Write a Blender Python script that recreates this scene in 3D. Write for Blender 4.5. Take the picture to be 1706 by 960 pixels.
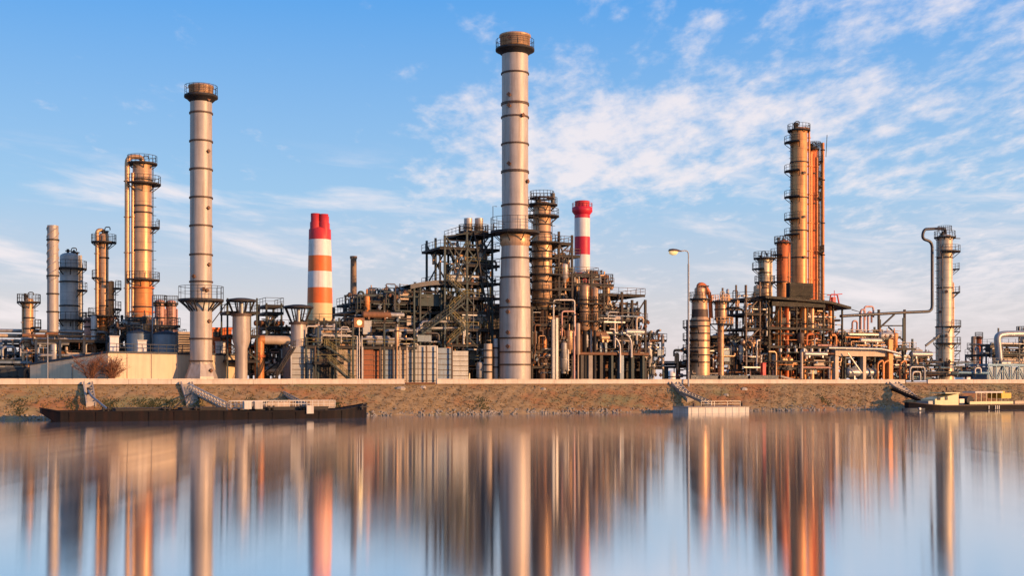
import bpy, math, random
from mathutils import Vector, Matrix
R = math.radians
scene = bpy.context.scene
for o in list(bpy.data.objects): bpy.data.objects.remove(o)

# ------------------------------------------------------------------ camera
CAMH, YH, F, YB = 5.3, 636.0, 2000.0, 204.5
cam_d = bpy.data.cameras.new('camera')
cam = bpy.data.objects.new('camera', cam_d); scene.collection.objects.link(cam)
cam.location = (0, 0, CAMH); cam.rotation_euler = (R(90), 0, 0)
cam_d.sensor_width = 36; cam_d.lens = F/1706*36; cam_d.shift_y = (YH-480)/1706
cam_d.clip_start = .5; cam_d.clip_end = 20000
scene.camera = cam

# ------------------------------------------------------------------ light
SUN_AZ, SUN_EL = R(63), R(9)          # azimuth measured from the camera side (-Y) towards +X
to_sun = Vector((math.sin(SUN_AZ)*math.cos(SUN_EL), -math.cos(SUN_AZ)*math.cos(SUN_EL), math.sin(SUN_EL)))
sd = bpy.data.lights.new('sun', 'SUN'); sd.energy = 4.9; sd.angle = R(.6); sd.color = (1, .55, .25)
so = bpy.data.objects.new('sun', sd); scene.collection.objects.link(so)
so.rotation_euler = to_sun.to_track_quat('Z', 'Y').to_euler()

world = bpy.data.worlds.new('World'); scene.world = world; world.use_nodes = True
wn, wl = world.node_tree.nodes, world.node_tree.links
wn.clear()
def N(nodes, t, **kw):
    n = nodes.new(t)
    for k, val in kw.items(): setattr(n, k, val)
    return n
def mathn(nodes, links, op, a, b=None, c=None, clamp=False):
    n = nodes.new('ShaderNodeMath'); n.operation = op; n.use_clamp = clamp
    for i, x in enumerate((a, b, c)):
        if x is None: continue
        if isinstance(x, (int, float)): n.inputs[i].default_value = x
        else: links.new(x, n.inputs[i])
    return n.outputs[0]
def mixc(nodes, links, fac, a, b, blend='MIX'):
    n = nodes.new('ShaderNodeMix'); n.data_type = 'RGBA'; n.blend_type = blend
    for sock, x in ((n.inputs[0], fac), (n.inputs[6], a), (n.inputs[7], b)):
        if isinstance(x, (int, float)): sock.default_value = x
        elif isinstance(x, tuple): sock.default_value = (*x, 1) if len(x) == 3 else x
        else: links.new(x, sock)
    return n.outputs[2]
sky = N(wn, 'ShaderNodeTexSky', sky_type='NISHITA', sun_disc=False)
sky.sun_elevation = R(14); sky.sun_rotation = R(180)-SUN_AZ
sky.sun_elevation = SUN_EL
sky.altitude = 0; sky.air_density = 1.0; sky.dust_density = .6; sky.ozone_density = 2.5
tc = N(wn, 'ShaderNodeTexCoord'); sp = N(wn, 'ShaderNodeSeparateXYZ'); wl.new(tc.outputs['Generated'], sp.inputs[0])
m = lambda op, a, b=None, c=None, clamp=False: mathn(wn, wl, op, a, b, c, clamp)
zc = m('MAXIMUM', sp.outputs[2], 0.0)
# blue zenith, pale rose horizon (tint of the sky light itself)
ramp = N(wn, 'ShaderNodeValToRGB'); wl.new(zc, ramp.inputs[0])
el = ramp.color_ramp.elements
el[0].position = 0; el[0].color = (7.6, 6.4, 6.4, 1)
el[1].position = .31; el[1].color = (.95, 3.5, 7.9, 1)
e = el.new(.06); e.color = (6.3, 6.1, 6.5, 1)
e = el.new(.15); e.color = (3.25, 5.4, 7.8, 1)
e = el.new(.9); e.color = (.45, 1.7, 4.6, 1)
base = mixc(wn, wl, .86, sky.outputs[0], ramp.outputs[0])
# clouds: a broken layer, projected on a plane overhead
den = m('ADD', zc, .10)
cx = m('DIVIDE', sp.outputs[0], den); cy = m('DIVIDE', sp.outputs[1], den)
cmb = N(wn, 'ShaderNodeCombineXYZ'); wl.new(cx, cmb.inputs[0]); wl.new(cy, cmb.inputs[1])
mp = N(wn, 'ShaderNodeMapping'); mp.inputs['Rotation'].default_value = (0, 0, R(25)); mp.inputs['Scale'].default_value = (1, .50, 1)
mp.inputs['Location'].default_value = (3.1, 1.7, 0)
wl.new(cmb.outputs[0], mp.inputs[0])
def wnoise(scale, detail, rough, dist=0, off=0):
    n = N(wn, 'ShaderNodeTexNoise'); n.inputs['Scale'].default_value = scale; n.inputs['Detail'].default_value = detail
    n.inputs['Roughness'].default_value = rough; n.inputs['Distortion'].default_value = dist
    wl.new(mp.outputs[0], n.inputs['Vector']); return n.outputs[0]
fine = wnoise(8.5, 8, .6, .1); big = wnoise(.85, 3, .5); tiny = wnoise(26, 4, .6)
bmr = N(wn, 'ShaderNodeMapRange', interpolation_type='SMOOTHSTEP'); wl.new(sp.outputs[0], bmr.inputs[0])
bmr.inputs[1].default_value = -.22; bmr.inputs[2].default_value = .10; bmr.inputs[3].default_value = -.10; bmr.inputs[4].default_value = .06
def band(sock, a, b, c, d):
    n1 = N(wn, 'ShaderNodeMapRange', interpolation_type='SMOOTHSTEP'); wl.new(sock, n1.inputs[0]); n1.inputs[1].default_value = a; n1.inputs[2].default_value = b
    n2 = N(wn, 'ShaderNodeMapRange', interpolation_type='SMOOTHSTEP'); wl.new(sock, n2.inputs[0]); n2.inputs[1].default_value = d; n2.inputs[2].default_value = c
    return m('MULTIPLY', n1.outputs[0], n2.outputs[0])
core = m('MULTIPLY', band(sp.outputs[0], -.13, .02, .14, .36), band(zc, .13, .17, .21, .26))
bias = m('ADD', bmr.outputs[0], m('MULTIPLY', core, .13))
s_ = m('ADD', m('MULTIPLY', fine, .62), m('MULTIPLY', big, .50)); s_ = m('ADD', s_, m('MULTIPLY', tiny, .14)); s_ = m('ADD', m('ADD', s_, .08), bias)
mr = N(wn, 'ShaderNodeMapRange', interpolation_type='SMOOTHSTEP'); wl.new(s_, mr.inputs[0])
mr.inputs[1].default_value = .69; mr.inputs[2].default_value = .95; mr.inputs[3].default_value = 0; mr.inputs[4].default_value = .85
# fade out the layer right above the horizon
hz = N(wn, 'ShaderNodeMapRange', interpolation_type='SMOOTHSTEP'); wl.new(zc, hz.inputs[0]); hz.inputs[1].default_value = .02; hz.inputs[2].default_value = .12
hz.inputs[3].default_value = .25; hz.inputs[4].default_value = 1
cmask = m('MULTIPLY', mr.outputs[0], hz.outputs[0])
# thin flat streaks lower down
cb2 = N(wn, 'ShaderNodeCombineXYZ'); wl.new(m('MULTIPLY', sp.outputs[0], 5.0), cb2.inputs[0]); wl.new(m('ADD', m('MULTIPLY', zc, 26.0), m('MULTIPLY', sp.outputs[0], 3.0)), cb2.inputs[1])
n2 = N(wn, 'ShaderNodeTexNoise'); n2.inputs['Scale'].default_value = 1.15; n2.inputs['Detail'].default_value = 6; n2.inputs['Roughness'].default_value = .6; n2.inputs['Distortion'].default_value = .3; wl.new(cb2.outputs[0], n2.inputs['Vector'])
r2 = N(wn, 'ShaderNodeMapRange', interpolation_type='SMOOTHSTEP'); wl.new(n2.outputs[0], r2.inputs[0]); r2.inputs[1].default_value = .48; r2.inputs[2].default_value = .70; r2.inputs[4].default_value = .8
b1 = N(wn, 'ShaderNodeMapRange', interpolation_type='SMOOTHSTEP'); wl.new(zc, b1.inputs[0]); b1.inputs[1].default_value = .20; b1.inputs[2].default_value = .15
cmask = m('MAXIMUM', cmask, m('MULTIPLY', r2.outputs[0], b1.outputs[0]))
col = mixc(wn, wl, cmask, base, (8.2, 7.5, 7.6))
bg = N(wn, 'ShaderNodeBackground'); bg.inputs[1].default_value = .10; wl.new(col, bg.inputs[0])
wo = N(wn, 'ShaderNodeOutputWorld'); wl.new(bg.outputs[0], wo.inputs[0])

vs = scene.view_settings
vs.view_transform = 'Standard'; vs.look = 'None'; vs.exposure = 0.22; vs.gamma = 1; vs.use_curve_mapping = False
scene.render.engine = 'CYCLES'
scene.cycles.max_bounces = 5; scene.cycles.diffuse_bounces = 2; scene.cycles.glossy_bounces = 3; scene.cycles.caustics_reflective = False

# ------------------------------------------------------------------ the bank frame
# u runs along the quay to the right, v inland from the top of the slope, z up from the water.
A = math.atan(.4527); CA, SA = math.cos(A), math.sin(A)
GZ = 4.9
def W(u, v, z): return Vector((u*CA - v*SA, YB + u*SA + v*CA, z))
def U(px, v):
    k = (px-853)/F
    return (k*(YB+v*CA)+v*SA)/(CA-k*SA)
def S(px, v): return (YB + U(px, v)*SA + v*CA)/F          # metres per photo pixel there
def Z(y, px, v): return CAMH + (YH-y)*S(px, v)
def P(px, y, v): return (U(px, v), v, Z(y, px, v))
def fromY(px, Y):
    x = (px-853)/F*Y
    return x*CA+(Y-YB)*SA, -x*SA+(Y-YB)*CA

# ------------------------------------------------------------------ materials
MATS = {}
def material(name, col, rough=.6, metal=0., var=.25, dirt=None, damt=.5, scale=.6, streak=True, seams=None, bump=0., emit=None, spec=.4):
    mt = bpy.data.materials.new(name); mt.use_nodes = True
    n, l = mt.node_tree.nodes, mt.node_tree.links
    b = n['Principled BSDF']; b.inputs['Roughness'].default_value = rough; b.inputs['Metallic'].default_value = metal
    b.inputs['Specular IOR Level'].default_value = spec
    t = N(n, 'ShaderNodeTexCoord'); oi = N(n, 'ShaderNodeObjectInfo')
    add = N(n, 'ShaderNodeVectorMath', operation='ADD'); l.new(t.outputs['Object'], add.inputs[0]); l.new(oi.outputs['Location'], add.inputs[1])
    def noise(sc, det, vec):
        x = N(n, 'ShaderNodeTexNoise'); x.inputs['Scale'].default_value = sc; x.inputs['Detail'].default_value = det; x.inputs['Roughness'].default_value = .62
        l.new(vec, x.inputs['Vector']); return x.outputs[0]
    c = col
    lo = tuple(x*(1-var) for x in col); hi = tuple(min(1, x*(1+var*.7)) for x in col)
    f = noise(scale, 6, add.outputs[0])
    mr = N(n, 'ShaderNodeMapRange'); l.new(f, mr.inputs[0]); mr.inputs[1].default_value = .3; mr.inputs[2].default_value = .7
    out = mixc(n, l, mr.outputs[0], lo, hi)
    # each object a shade of its own
    rv = N(n, 'ShaderNodeMapRange'); l.new(oi.outputs['Random'], rv.inputs[0]); rv.inputs[3].default_value = 1-var*.7; rv.inputs[4].default_value = 1+var*.5
    mul = N(n, 'ShaderNodeVectorMath', operation='SCALE'); l.new(out, mul.inputs[0]); l.new(rv.outputs[0], mul.inputs['Scale']); out = mul.outputs[0]
    if dirt:
        mpn = N(n, 'ShaderNodeMapping'); mpn.inputs['Scale'].default_value = (1.3, 1.3, .09) if streak else (1, 1, 1); l.new(add.outputs[0], mpn.inputs[0])
        g = noise(1.4, 7, mpn.outputs[0])
        r2 = N(n, 'ShaderNodeMapRange'); l.new(g, r2.inputs[0]); r2.inputs[1].default_value = .47; r2.inputs[2].default_value = .72; r2.inputs[4].default_value = damt
        out = mixc(n, l, r2.outputs[0], out, dirt)
    if seams:
        sx = N(n, 'ShaderNodeSeparateXYZ'); l.new(t.outputs['Object'], sx.inputs[0])
        fr = mathn(n, l, 'FRACT', mathn(n, l, 'DIVIDE', sx.outputs[2], seams))
        ln = mathn(n, l, 'LESS_THAN', fr, .07)
        out = mixc(n, l, mathn(n, l, 'MULTIPLY', ln, .45), out, tuple(x*.4 for x in col))
    l.new(out, b.inputs['Base Color'])
    ro = N(n, 'ShaderNodeMapRange'); l.new(f, ro.inputs[0]); ro.inputs[3].default_value = max(.05, rough-.15); ro.inputs[4].default_value = min(1, rough+.15); l.new(ro.outputs[0], b.inputs['Roughness'])
    if bump:
        bp = N(n, 'ShaderNodeBump'); bp.inputs['Strength'].default_value = bump; bp.inputs['Distance'].default_value = .1
        l.new(noise(scale*6, 5, add.outputs[0]), bp.inputs['Height']); l.new(bp.outputs[0], b.inputs['Normal'])
    if emit:
        b.inputs['Emission Color'].default_value = (*emit[0], 1); b.inputs['Emission Strength'].default_value = emit[1]
    MATS[name] = mt
    return mt
M = MATS
material('cladding', (.50, .46, .42), .45, .25, .18, (.24, .15, .09), .45, seams=1.6)
material('cladding_grey', (.46, .43, .40), .5, .12, .2, (.2, .14, .1), .4, seams=1.4)
material('stack_steel', (.47, .40, .34), .5, .12, .14, (.23, .15, .10), .6, scale=.35)
material('stack_dark', (.33, .22, .14), .6, .1, .25, (.12, .07, .04), .6)
material('golden', (.60, .355, .19), .42, .3, .2, (.25, .12, .06), .68, seams=1.7)
material('orange_clad', (.72, .27, .075), .5, .1, .25, (.30, .08, .03), .6, seams=1.9)
material('rust_red', (.70, .17, .04), .6, .05, .3, (.18, .05, .02), .6)
material('rust', (.24, .11, .055), .75, .05, .35, (.08, .04, .025), .6)
material('pink_clad', (.55, .30, .24), .55, .1, .2, (.28, .12, .08), .5)
material('dark_steel', (.042, .040, .040), .6, .1, .3, (.08, .04, .02), .5, spec=.2)
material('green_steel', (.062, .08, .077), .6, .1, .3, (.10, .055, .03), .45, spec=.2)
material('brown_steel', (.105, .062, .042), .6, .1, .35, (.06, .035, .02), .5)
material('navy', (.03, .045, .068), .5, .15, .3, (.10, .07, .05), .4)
material('blue_grey', (.17, .22, .27), .5, .2, .25, (.12, .09, .07), .5)
material('blue_paint', (.12, .24, .33), .5, .1, .25, (.12, .10, .08), .5)
material('yellow_rail', (.20, .165, .06), .6, .1, .3, (.12, .07, .03), .5)
material('pipe_grey', (.36, .35, .34), .42, .35, .25, (.18, .11, .07), .5)
material('pipe_pale', (.55, .50, .45), .45, .25, .2, (.28, .18, .11), .4)
material('pipe_dark', (.06, .06, .062), .45, .3, .3, (.14, .07, .04), .5)
material('beige', (.56, .43, .31), .6, .05, .2, (.28, .17, .10), .4)
material('red_paint', (.62, .035, .035), .5, 0, .12, (.30, .06, .04), .55)
material('orange_paint', (.85, .17, .03), .5, 0, .12, (.5, .16, .07), .5)
material('crimson', (.62, .02, .045), .5, 0, .12, (.30, .02, .02), .3)
material('white_paint', (.80, .74, .68), .5, 0, .08, (.42, .34, .28), .5)
material('cream_paint', (.80, .55, .27), .5, 0, .08, (.5, .33, .18), .3)
material('panel_pale', (.37, .37, .355), .5, .15, .2, (.20, .16, .12), .5, seams=.9)
material('panel_warm', (.46, .36, .27), .55, .1, .25, (.25, .13, .07), .5, seams=.9)
material('panel_rust', (.36, .11, .04), .65, .05, .35, (.14, .05, .025), .6, seams=.9)
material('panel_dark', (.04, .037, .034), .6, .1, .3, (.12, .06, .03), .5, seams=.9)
material('wall_cream', (.72, .56, .38), .75, 0, .08, (.48, .36, .25), .5)
material('roof_grey', (.22, .22, .22), .7, 0, .2)
material('concrete', (.42, .36, .30), .85, 0, .22, (.22, .17, .13), .5, bump=.3)
material('parapet', (.74, .62, .50), .85, 0, .15, (.34, .27, .2), .45, bump=.3)
material('hull', (.011, .009, .010), .6, 0, .35, (.035, .017, .013), .6, spec=.12)
material('amber_clad', (.68, .30, .10), .45, .2, .2, (.34, .12, .04), .65, seams=1.9)
material('champagne', (.60, .47, .31), .42, .2, .18, (.30, .17, .08), .45, seams=1.6)
material('deck_dark', (.035, .032, .03), .7, 0, .3, (.1, .06, .04), .4, streak=False)
material('pontoon', (.62, .57, .50), .55, 0, .15, (.3, .24, .19), .45)
material('boat_cream', (.74, .64, .36), .5, 0, .1, (.5, .4, .22), .3)
material('boat_yellow', (.80, .46, .03), .5, 0, .15, (.5, .27, .03), .3)
material('glass_dark', (.02, .025, .03), .1, 0, .1, spec=.6)
material('lamp_steel', (.30, .31, .33), .45, .3, .15)
material('lamp_lens', (.80, .66, .35), .4, 0, .05, emit=((1, .72, .32), .35))  # sunlit lens: faint emission stands in for sun shining through it
material('flood_lens', (.9, .7, .4), .4, 0, .05, emit=((1, .5, .13), 1.6))
material('black_steel', (.008, .008, .009), .5, .1, .3, (.04, .02, .012), .3, spec=.12)
material('twig', (.20, .085, .045), .9, 0, .35)
material('grass', (.37, .24, .105), .95, 0, .45, scale=.25)
material('grass_green', (.13, .115, .03), .95, 0, .4, scale=.4)
material('stone', (.42, .36, .29), .9, 0, .3, scale=.5)
material('yard', (.20, .17, .14), .95, 0, .25, scale=.15)

# ------------------------------------------------------------------ mesh kit
ORG = {}
class MB:
    def __init__(s): s.v, s.f, s.sm = [], [], []
    def add(s, vs, fs, smooth=False):
        o = len(s.v); s.v += [tuple(p) for p in vs]; s.f += [tuple(i+o for i in f) for f in fs]; s.sm += [smooth]*len(fs); return s
    def box(s, u0, u1, v0, v1, z0, z1):
        p = [(u0,v0,z0),(u1,v0,z0),(u1,v1,z0),(u0,v1,z0),(u0,v0,z1),(u1,v0,z1),(u1,v1,z1),(u0,v1,z1)]
        return s.add(p, [(0,3,2,1),(4,5,6,7),(0,1,5,4),(1,2,6,5),(2,3,7,6),(3,0,4,7)])
    def prism(s, poly, z0, z1):       # poly: ccw list of (u,v); z1 may be a list
        n = len(poly); zs = z1 if isinstance(z1, (list, tuple)) else [z1]*n
        p = [(a, b, z0) for a, b in poly]+[(a, b, zz) for (a, b), zz in zip(poly, zs)]
        return s.add(p, [tuple(range(n-1, -1, -1)), tuple(range(n, 2*n))]+[(i, (i+1) % n, n+(i+1) % n, n+i) for i in range(n)])
    def cyl(s, p0, p1, r0, r1=None, n=10, caps=True):
        r1 = r0 if r1 is None else r1
        a, b = Vector(p0), Vector(p1); d = (b-a).normalized()
        x = d.cross(Vector((0, 0, 1)) if abs(d.z) < .9 else Vector((1, 0, 0))).normalized(); y = d.cross(x)
        p = []
        for c, r in ((a, r0), (b, r1)):
            for i in range(n):
                t = 2*math.pi*i/n; p.append(c+(x*math.cos(t)+y*math.sin(t))*r)
        s.add(p, [(i, (i+1) % n, n+(i+1) % n, n+i) for i in range(n)], True)
        if caps: s.add(p, [tuple(range(n-1, -1, -1)), tuple(range(n, 2*n))])
        return s
    def lathe(s, cu, cv, prof, n=24, cap=True, smooth=True):
        p = []
        for r, z in prof:
            for i in range(n):
                t = 2*math.pi*i/n; p.append((cu+r*math.cos(t), cv+r*math.sin(t), z))
        k = len(prof)
        s.add(p, [(j*n+i, j*n+(i+1) % n, (j+1)*n+(i+1) % n, (j+1)*n+i) for j in range(k-1) for i in range(n)], smooth)
        if cap: s.add(p, [tuple(range(n-1, -1, -1)), tuple(range((k-1)*n, k*n))])
        return s
    def tube(s, pts, r, n=6, bend=0):
        pts = [Vector(p) for p in pts]
        if bend:
            q = [pts[0]]
            for i in range(1, len(pts)-1):
                a, b, c = pts[i-1], pts[i], pts[i+1]
                l1, l2 = (a-b).length, (c-b).length; e = min(bend, l1*.48, l2*.48)
                s0, s1 = b+(a-b).normalized()*e, b+(c-b).normalized()*e
                for k in range(5):
                    t = k/4; q.append(s0*(1-t)**2+b*2*t*(1-t)+s1*t*t)
            q.append(pts[-1]); pts = q
        rings, x = [], None
        for i, p in enumerate(pts):
            d = (pts[min(i+1, len(pts)-1)]-pts[max(i-1, 0)])
            if d.length < 1e-6: d = Vector((0, 0, 1))
            d.normalize()
            if x is None: x = d.cross(Vector((0, 0, 1)) if abs(d.z) < .9 else Vector((1, 0, 0))).normalized()
            else:
                x = x-d*x.dot(d)
                x = x.normalized() if x.length > 1e-5 else d.cross(Vector((.3, .5, .8))).normalized()
            y = d.cross(x)
            rings += [p+(x*math.cos(2*math.pi*k/n)+y*math.sin(2*math.pi*k/n))*r for k in range(n)]
        m_ = len(pts)
        s.add(rings, [(j*n+i, j*n+(i+1) % n, (j+1)*n+(i+1) % n, (j+1)*n+i) for j in range(m_-1) for i in range(n)], n > 4)
        s.add(rings, [tuple(range(n-1, -1, -1)), tuple(range((m_-1)*n, m_*n))])
        return s
    def bar(s, a, b, w=.2, n=4): return s.cyl(a, b, w*.7, n=n) if n > 4 else s._bar(a, b, w)
    def _bar(s, a, b, w):
        a, b = Vector(a), Vector(b); d = (b-a)
        if d.length < 1e-6: return s
        d.normalize()
        x = d.cross(Vector((0, 0, 1)) if abs(d.z) < .95 else Vector((0, 1, 0))).normalized(); y = d.cross(x); h = w/2
        p = [c+x*i*h+y*j*h for c in (a, b) for i, j in ((-1,-1),(1,-1),(1,1),(-1,1))]
        return s.add(p, [(0,3,2,1),(4,5,6,7),(0,1,5,4),(1,2,6,5),(2,3,7,6),(3,0,4,7)])
    def arc(s, cu, cv, z0, z1, ri, ro, a0=-180, a1=180):
        full = a1-a0 >= 359.9; n = max(4, int((a1-a0)/12)); p = []
        for i in range(n+1 if not full else n):
            t = R(a0+(a1-a0)*i/n); c, q = math.cos(t), math.sin(t)
            p += [(cu+ri*c, cv+ri*q, z0), (cu+ro*c, cv+ro*q, z0), (cu+ro*c, cv+ro*q, z1), (cu+ri*c, cv+ri*q, z1)]
        k = len(p)//4; fs = []
        for i in range(n):
            a, b = i*4, ((i+1) % k)*4
            fs += [(a+j, b+j, b+(j+1) % 4, a+(j+1) % 4) for j in range(4)]
        if not full: fs += [(0, 1, 2, 3), ((k-1)*4+3, (k-1)*4+2, (k-1)*4+1, (k-1)*4)]
        return s.add(p, fs)
    def rail(s, pts, h=1.15, step=1.8, r=.036, mid=True):
        pts = [Vector(p) for p in pts]; up = Vector((0, 0, h))
        for a, b in zip(pts[:-1], pts[1:]):
            s._bar(a+up, b+up, r*2)
            if mid: s._bar(a+up*.52, b+up*.52, r*1.5)
            n = max(1, int((b-a).length/step))
            for i in range(n+1): q = a.lerp(b, i/n); s._bar(q, q+up, r*1.8)
        return s
    def arcrail(s, cu, cv, z, r_, a0, a1, h=1.15, r=.034):
        n = max(3, int((a1-a0)/18)); ps = [(cu+r_*math.cos(R(a0+(a1-a0)*i/n)), cv+r_*math.sin(R(a0+(a1-a0)*i/n)), z) for i in range(n+1)]
        return s.rail(ps, h, step=1.5, r=r)
    def build(s, name, mat, parent=None, org=None):
        o0 = ORG[parent.name] if parent else (org or (0, 0, 0))
        me = bpy.data.meshes.new(name)
        me.from_pydata([(a-o0[0], b-o0[1], c-o0[2]) for a, b, c in s.v], [], s.f)
        me.polygons.foreach_set('use_smooth', s.sm)
        me.materials.append(MATS[mat]); me.update()
        o = bpy.data.objects.new(name, me); scene.collection.objects.link(o)
        if parent: o.parent = parent
        else: o.location = W(*o0); o.rotation_euler = (0, 0, A)
        ORG[o.name] = o0
        return o
def tag(o, label, cat, group=None, kind=None):
    if label: o['label'] = label
    if cat: o['category'] = cat
    if group: o['group'] = group
    if kind: o['kind'] = kind
    return o
def thing(name, label, cat, u, v, z=GZ, group=None):
    o = bpy.data.objects.new(name, None); scene.collection.objects.link(o)
    o.location = W(u, v, z); o.rotation_euler = (0, 0, A); o.empty_display_size = .5
    ORG[o.name] = (u, v, z)
    return tag(o, label, cat, group)
def setting(o): o['kind'] = 'structure'; return o
rnd = random.Random(11)

# ================================================================== SETTING
# one sheet of ground from the top of the slope to the horizon
mb = MB(); E = 7000
mb.add([(-E, -.3, GZ), (E, -.3, GZ), (E, E, GZ), (-E, E, GZ)], [(0, 1, 2, 3)])
setting(mb.build('ground', 'yard'))
# the slope down to the water
SL = 9.1
def slope_z(v, u=0):
    t = max(0, min(1, -v/SL)); return GZ*(1-t)
def hnoise(u, v):
    return .16*math.sin(u*.9+v*1.7)+.12*math.sin(u*2.3-v*2.1+1)+.10*math.sin(u*.31+2)+.07*math.sin(u*4.1+v*3.3)
mb = MB(); us = [-600, -300, -150]+[-110+i*.8 for i in range(345)]+[220, 400, 700, 1500]; vs_ = [-15, -12]+[-SL+i*.65 for i in range(14)]+[-.32, 0]
ps = []
for v in vs_:
    for u in us:
        z = GZ*(1+v/SL); edge = min(1, max(0, -v/1.5))*min(1, max(0, (v+12)/2))
        ps.append((u, v, z+hnoise(u, v)*edge-(.06 if v > -.4 else 0)))
nu = len(us)
mb.add(ps, [(j*nu+i, j*nu+i+1, (j+1)*nu+i+1, (j+1)*nu+i) for j in range(len(vs_)-1) for i in range(nu-1)], True)
bank = setting(mb.build('riverbank', 'grass'))
# slope soil: brown tufty turf with reddish, olive and bare pale patches
def soil():
    mt = bpy.data.materials.new('bank_soil'); mt.use_nodes = True; n, l = mt.node_tree.nodes, mt.node_tree.links; b = n['Principled BSDF']; b.inputs['Roughness'].default_value = .95
    t = N(n, 'ShaderNodeTexCoord'); out = None
    ms = N(n, 'ShaderNodeMapping'); ms.inputs['Scale'].default_value = (.42, 1, 1); l.new(t.outputs['Object'], ms.inputs[0])
    def nz(sc, lo, hi, det=7):
        x = N(n, 'ShaderNodeTexNoise'); x.inputs['Scale'].default_value = sc; x.inputs['Detail'].default_value = det; x.inputs['Roughness'].default_value = .6; l.new(ms.outputs[0], x.inputs['Vector'])
        r = N(n, 'ShaderNodeMapRange'); l.new(x.outputs[0], r.inputs[0]); r.inputs[1].default_value = lo; r.inputs[2].default_value = hi; return r.outputs[0]
    out = mixc(n, l, nz(1.1, .35, .65), (.28, .175, .075), (.42, .275, .13))
    out = mixc(n, l, nz(.16, .48, .6), out, (.36, .16, .06))
    out = mixc(n, l, nz(.18, .52, .66), out, (.25, .21, .09))
    out = mixc(n, l, nz(.35, .66, .78), out, (.50, .38, .25))
    out = mixc(n, l, nz(1.2, .55, .95), out, (.28, .17, .075))
    l.new(out, b.inputs['Base Color'])
    bp = N(n, 'ShaderNodeBump'); bp.inputs['Strength'].default_value = .3; bp.inputs['Distance'].default_value = .2; l.new(nz(2.6, 0, 1), bp.inputs['Height']); l.new(bp.outputs[0], b.inputs['Normal'])
    return mt
bank.data.materials[0] = soil()

# water: time-smoothed ripples whose slopes lean along the line of sight
def water():
    mt = bpy.data.materials.new('river_water'); mt.use_nodes = True; n, l = mt.node_tree.nodes, mt.node_tree.links; n.clear()
    g = N(n, 'ShaderNodeBsdfAnisotropic') if hasattr(bpy.types, 'ShaderNodeBsdfAnisotropic') else N(n, 'ShaderNodeBsdfGlossy')
    g.distribution = 'BECKMANN'; g.inputs['Color'].default_value = (.95, .94, .93, 1); g.inputs['Roughness'].default_value = .09; g.inputs['Anisotropy'].default_value = .5
    tg = N(n, 'ShaderNodeCombineXYZ'); tg.inputs[0].default_value = 1; l.new(tg.outputs[0], g.inputs['Tangent'])
    d = N(n, 'ShaderNodeBsdfDiffuse'); d.inputs['Color'].default_value = (.34, .35, .36, 1)
    mx = N(n, 'ShaderNodeMixShader'); mx.inputs[0].default_value = .09
    l.new(g.outputs[0], mx.inputs[1]); l.new(d.outputs[0], mx.inputs[2])
    t = N(n, 'ShaderNodeTexCoord'); mpn = N(n, 'ShaderNodeMapping'); mpn.inputs['Scale'].default_value = (.5, .03, 1); l.new(t.outputs['Object'], mpn.inputs[0])
    x = N(n, 'ShaderNodeTexNoise'); x.inputs['Scale'].default_value = 1; x.inputs['Detail'].default_value = 4; l.new(mpn.outputs[0], x.inputs['Vector'])
    r = N(n, 'ShaderNodeMapRange'); l.new(x.outputs[0], r.inputs[0]); r.inputs[1].default_value = .3; r.inputs[2].default_value = .7; r.inputs[3].default_value = .080; r.inputs[4].default_value = .105; l.new(r.outputs[0], g.inputs['Roughness'])
    o = N(n, 'ShaderNodeOutputMaterial'); l.new(mx.outputs[0], o.inputs[0]); MATS['river_water'] = mt
water()
me = bpy.data.meshes.new('river'); me.from_pydata([(-4000, -600, 0), (4000, -600, 0), (4000, 2200, 0), (-4000, 2200, 0)], [], [(0, 1, 2, 3)])
me.materials.append(MATS['river_water']); ro = bpy.data.objects.new('river', me); scene.collection.objects.link(ro); setting(ro)

# parapet in two long runs and a short one
def parapet(px0, px1, label):
    u0, u1 = U(px0, 0), U(px1, 0); t = thing('parapet_wall', label, 'wall', (u0+u1)/2, .3)
    mb = MB(); n = max(1, int((u1-u0)/6)); w = (u1-u0)/n
    for i in range(n): mb.box(u0+i*w+.015, u0+(i+1)*w-.015, 0, .45, GZ-.6, GZ+.70)
    mb.build('wall', 'parapet', t)
    mb = MB(); k = max(1, int((u1-u0)/2.4)); r = random.Random(int(px0)); w = (u1-u0)/k
    for i in range(k): j = r.uniform(-.025, .02); mb.box(u0+i*w+.02, u0+(i+1)*w-r.uniform(.02, .06), -.06+j, .51+j, GZ+.703, GZ+.82+j)
    mb.build('coping', 'parapet', t)
parapet(-260, 674, 'long pale concrete parapet wall along the bank top behind the dark barge')
parapet(728, 1508, 'pale concrete parapet wall at the foot of the tallest chimney')
parapet(1546, 1960, 'pale concrete parapet wall above the moored work boat')
# low dark curb where the wall is open
mb = MB(); u0, u1 = U(676, 0), U(726, 0); mb.box(u0, u1, .05, .4, GZ-.5, GZ+.25)
tag(mb.build('curb', 'rust', None, (u0, 0, GZ)), 'low rusty curb filling the gap in the pale parapet', 'curb')
mb = MB(); u0, u1 = U(1510, 0), U(1544, 0); mb.box(u0, u1, .05, .4, GZ-.5, GZ+.3)
tag(mb.build('curb', 'concrete', None, (u0, 0, GZ)), 'low brown curb in the parapet opening above the work boat gangway', 'curb')

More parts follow.
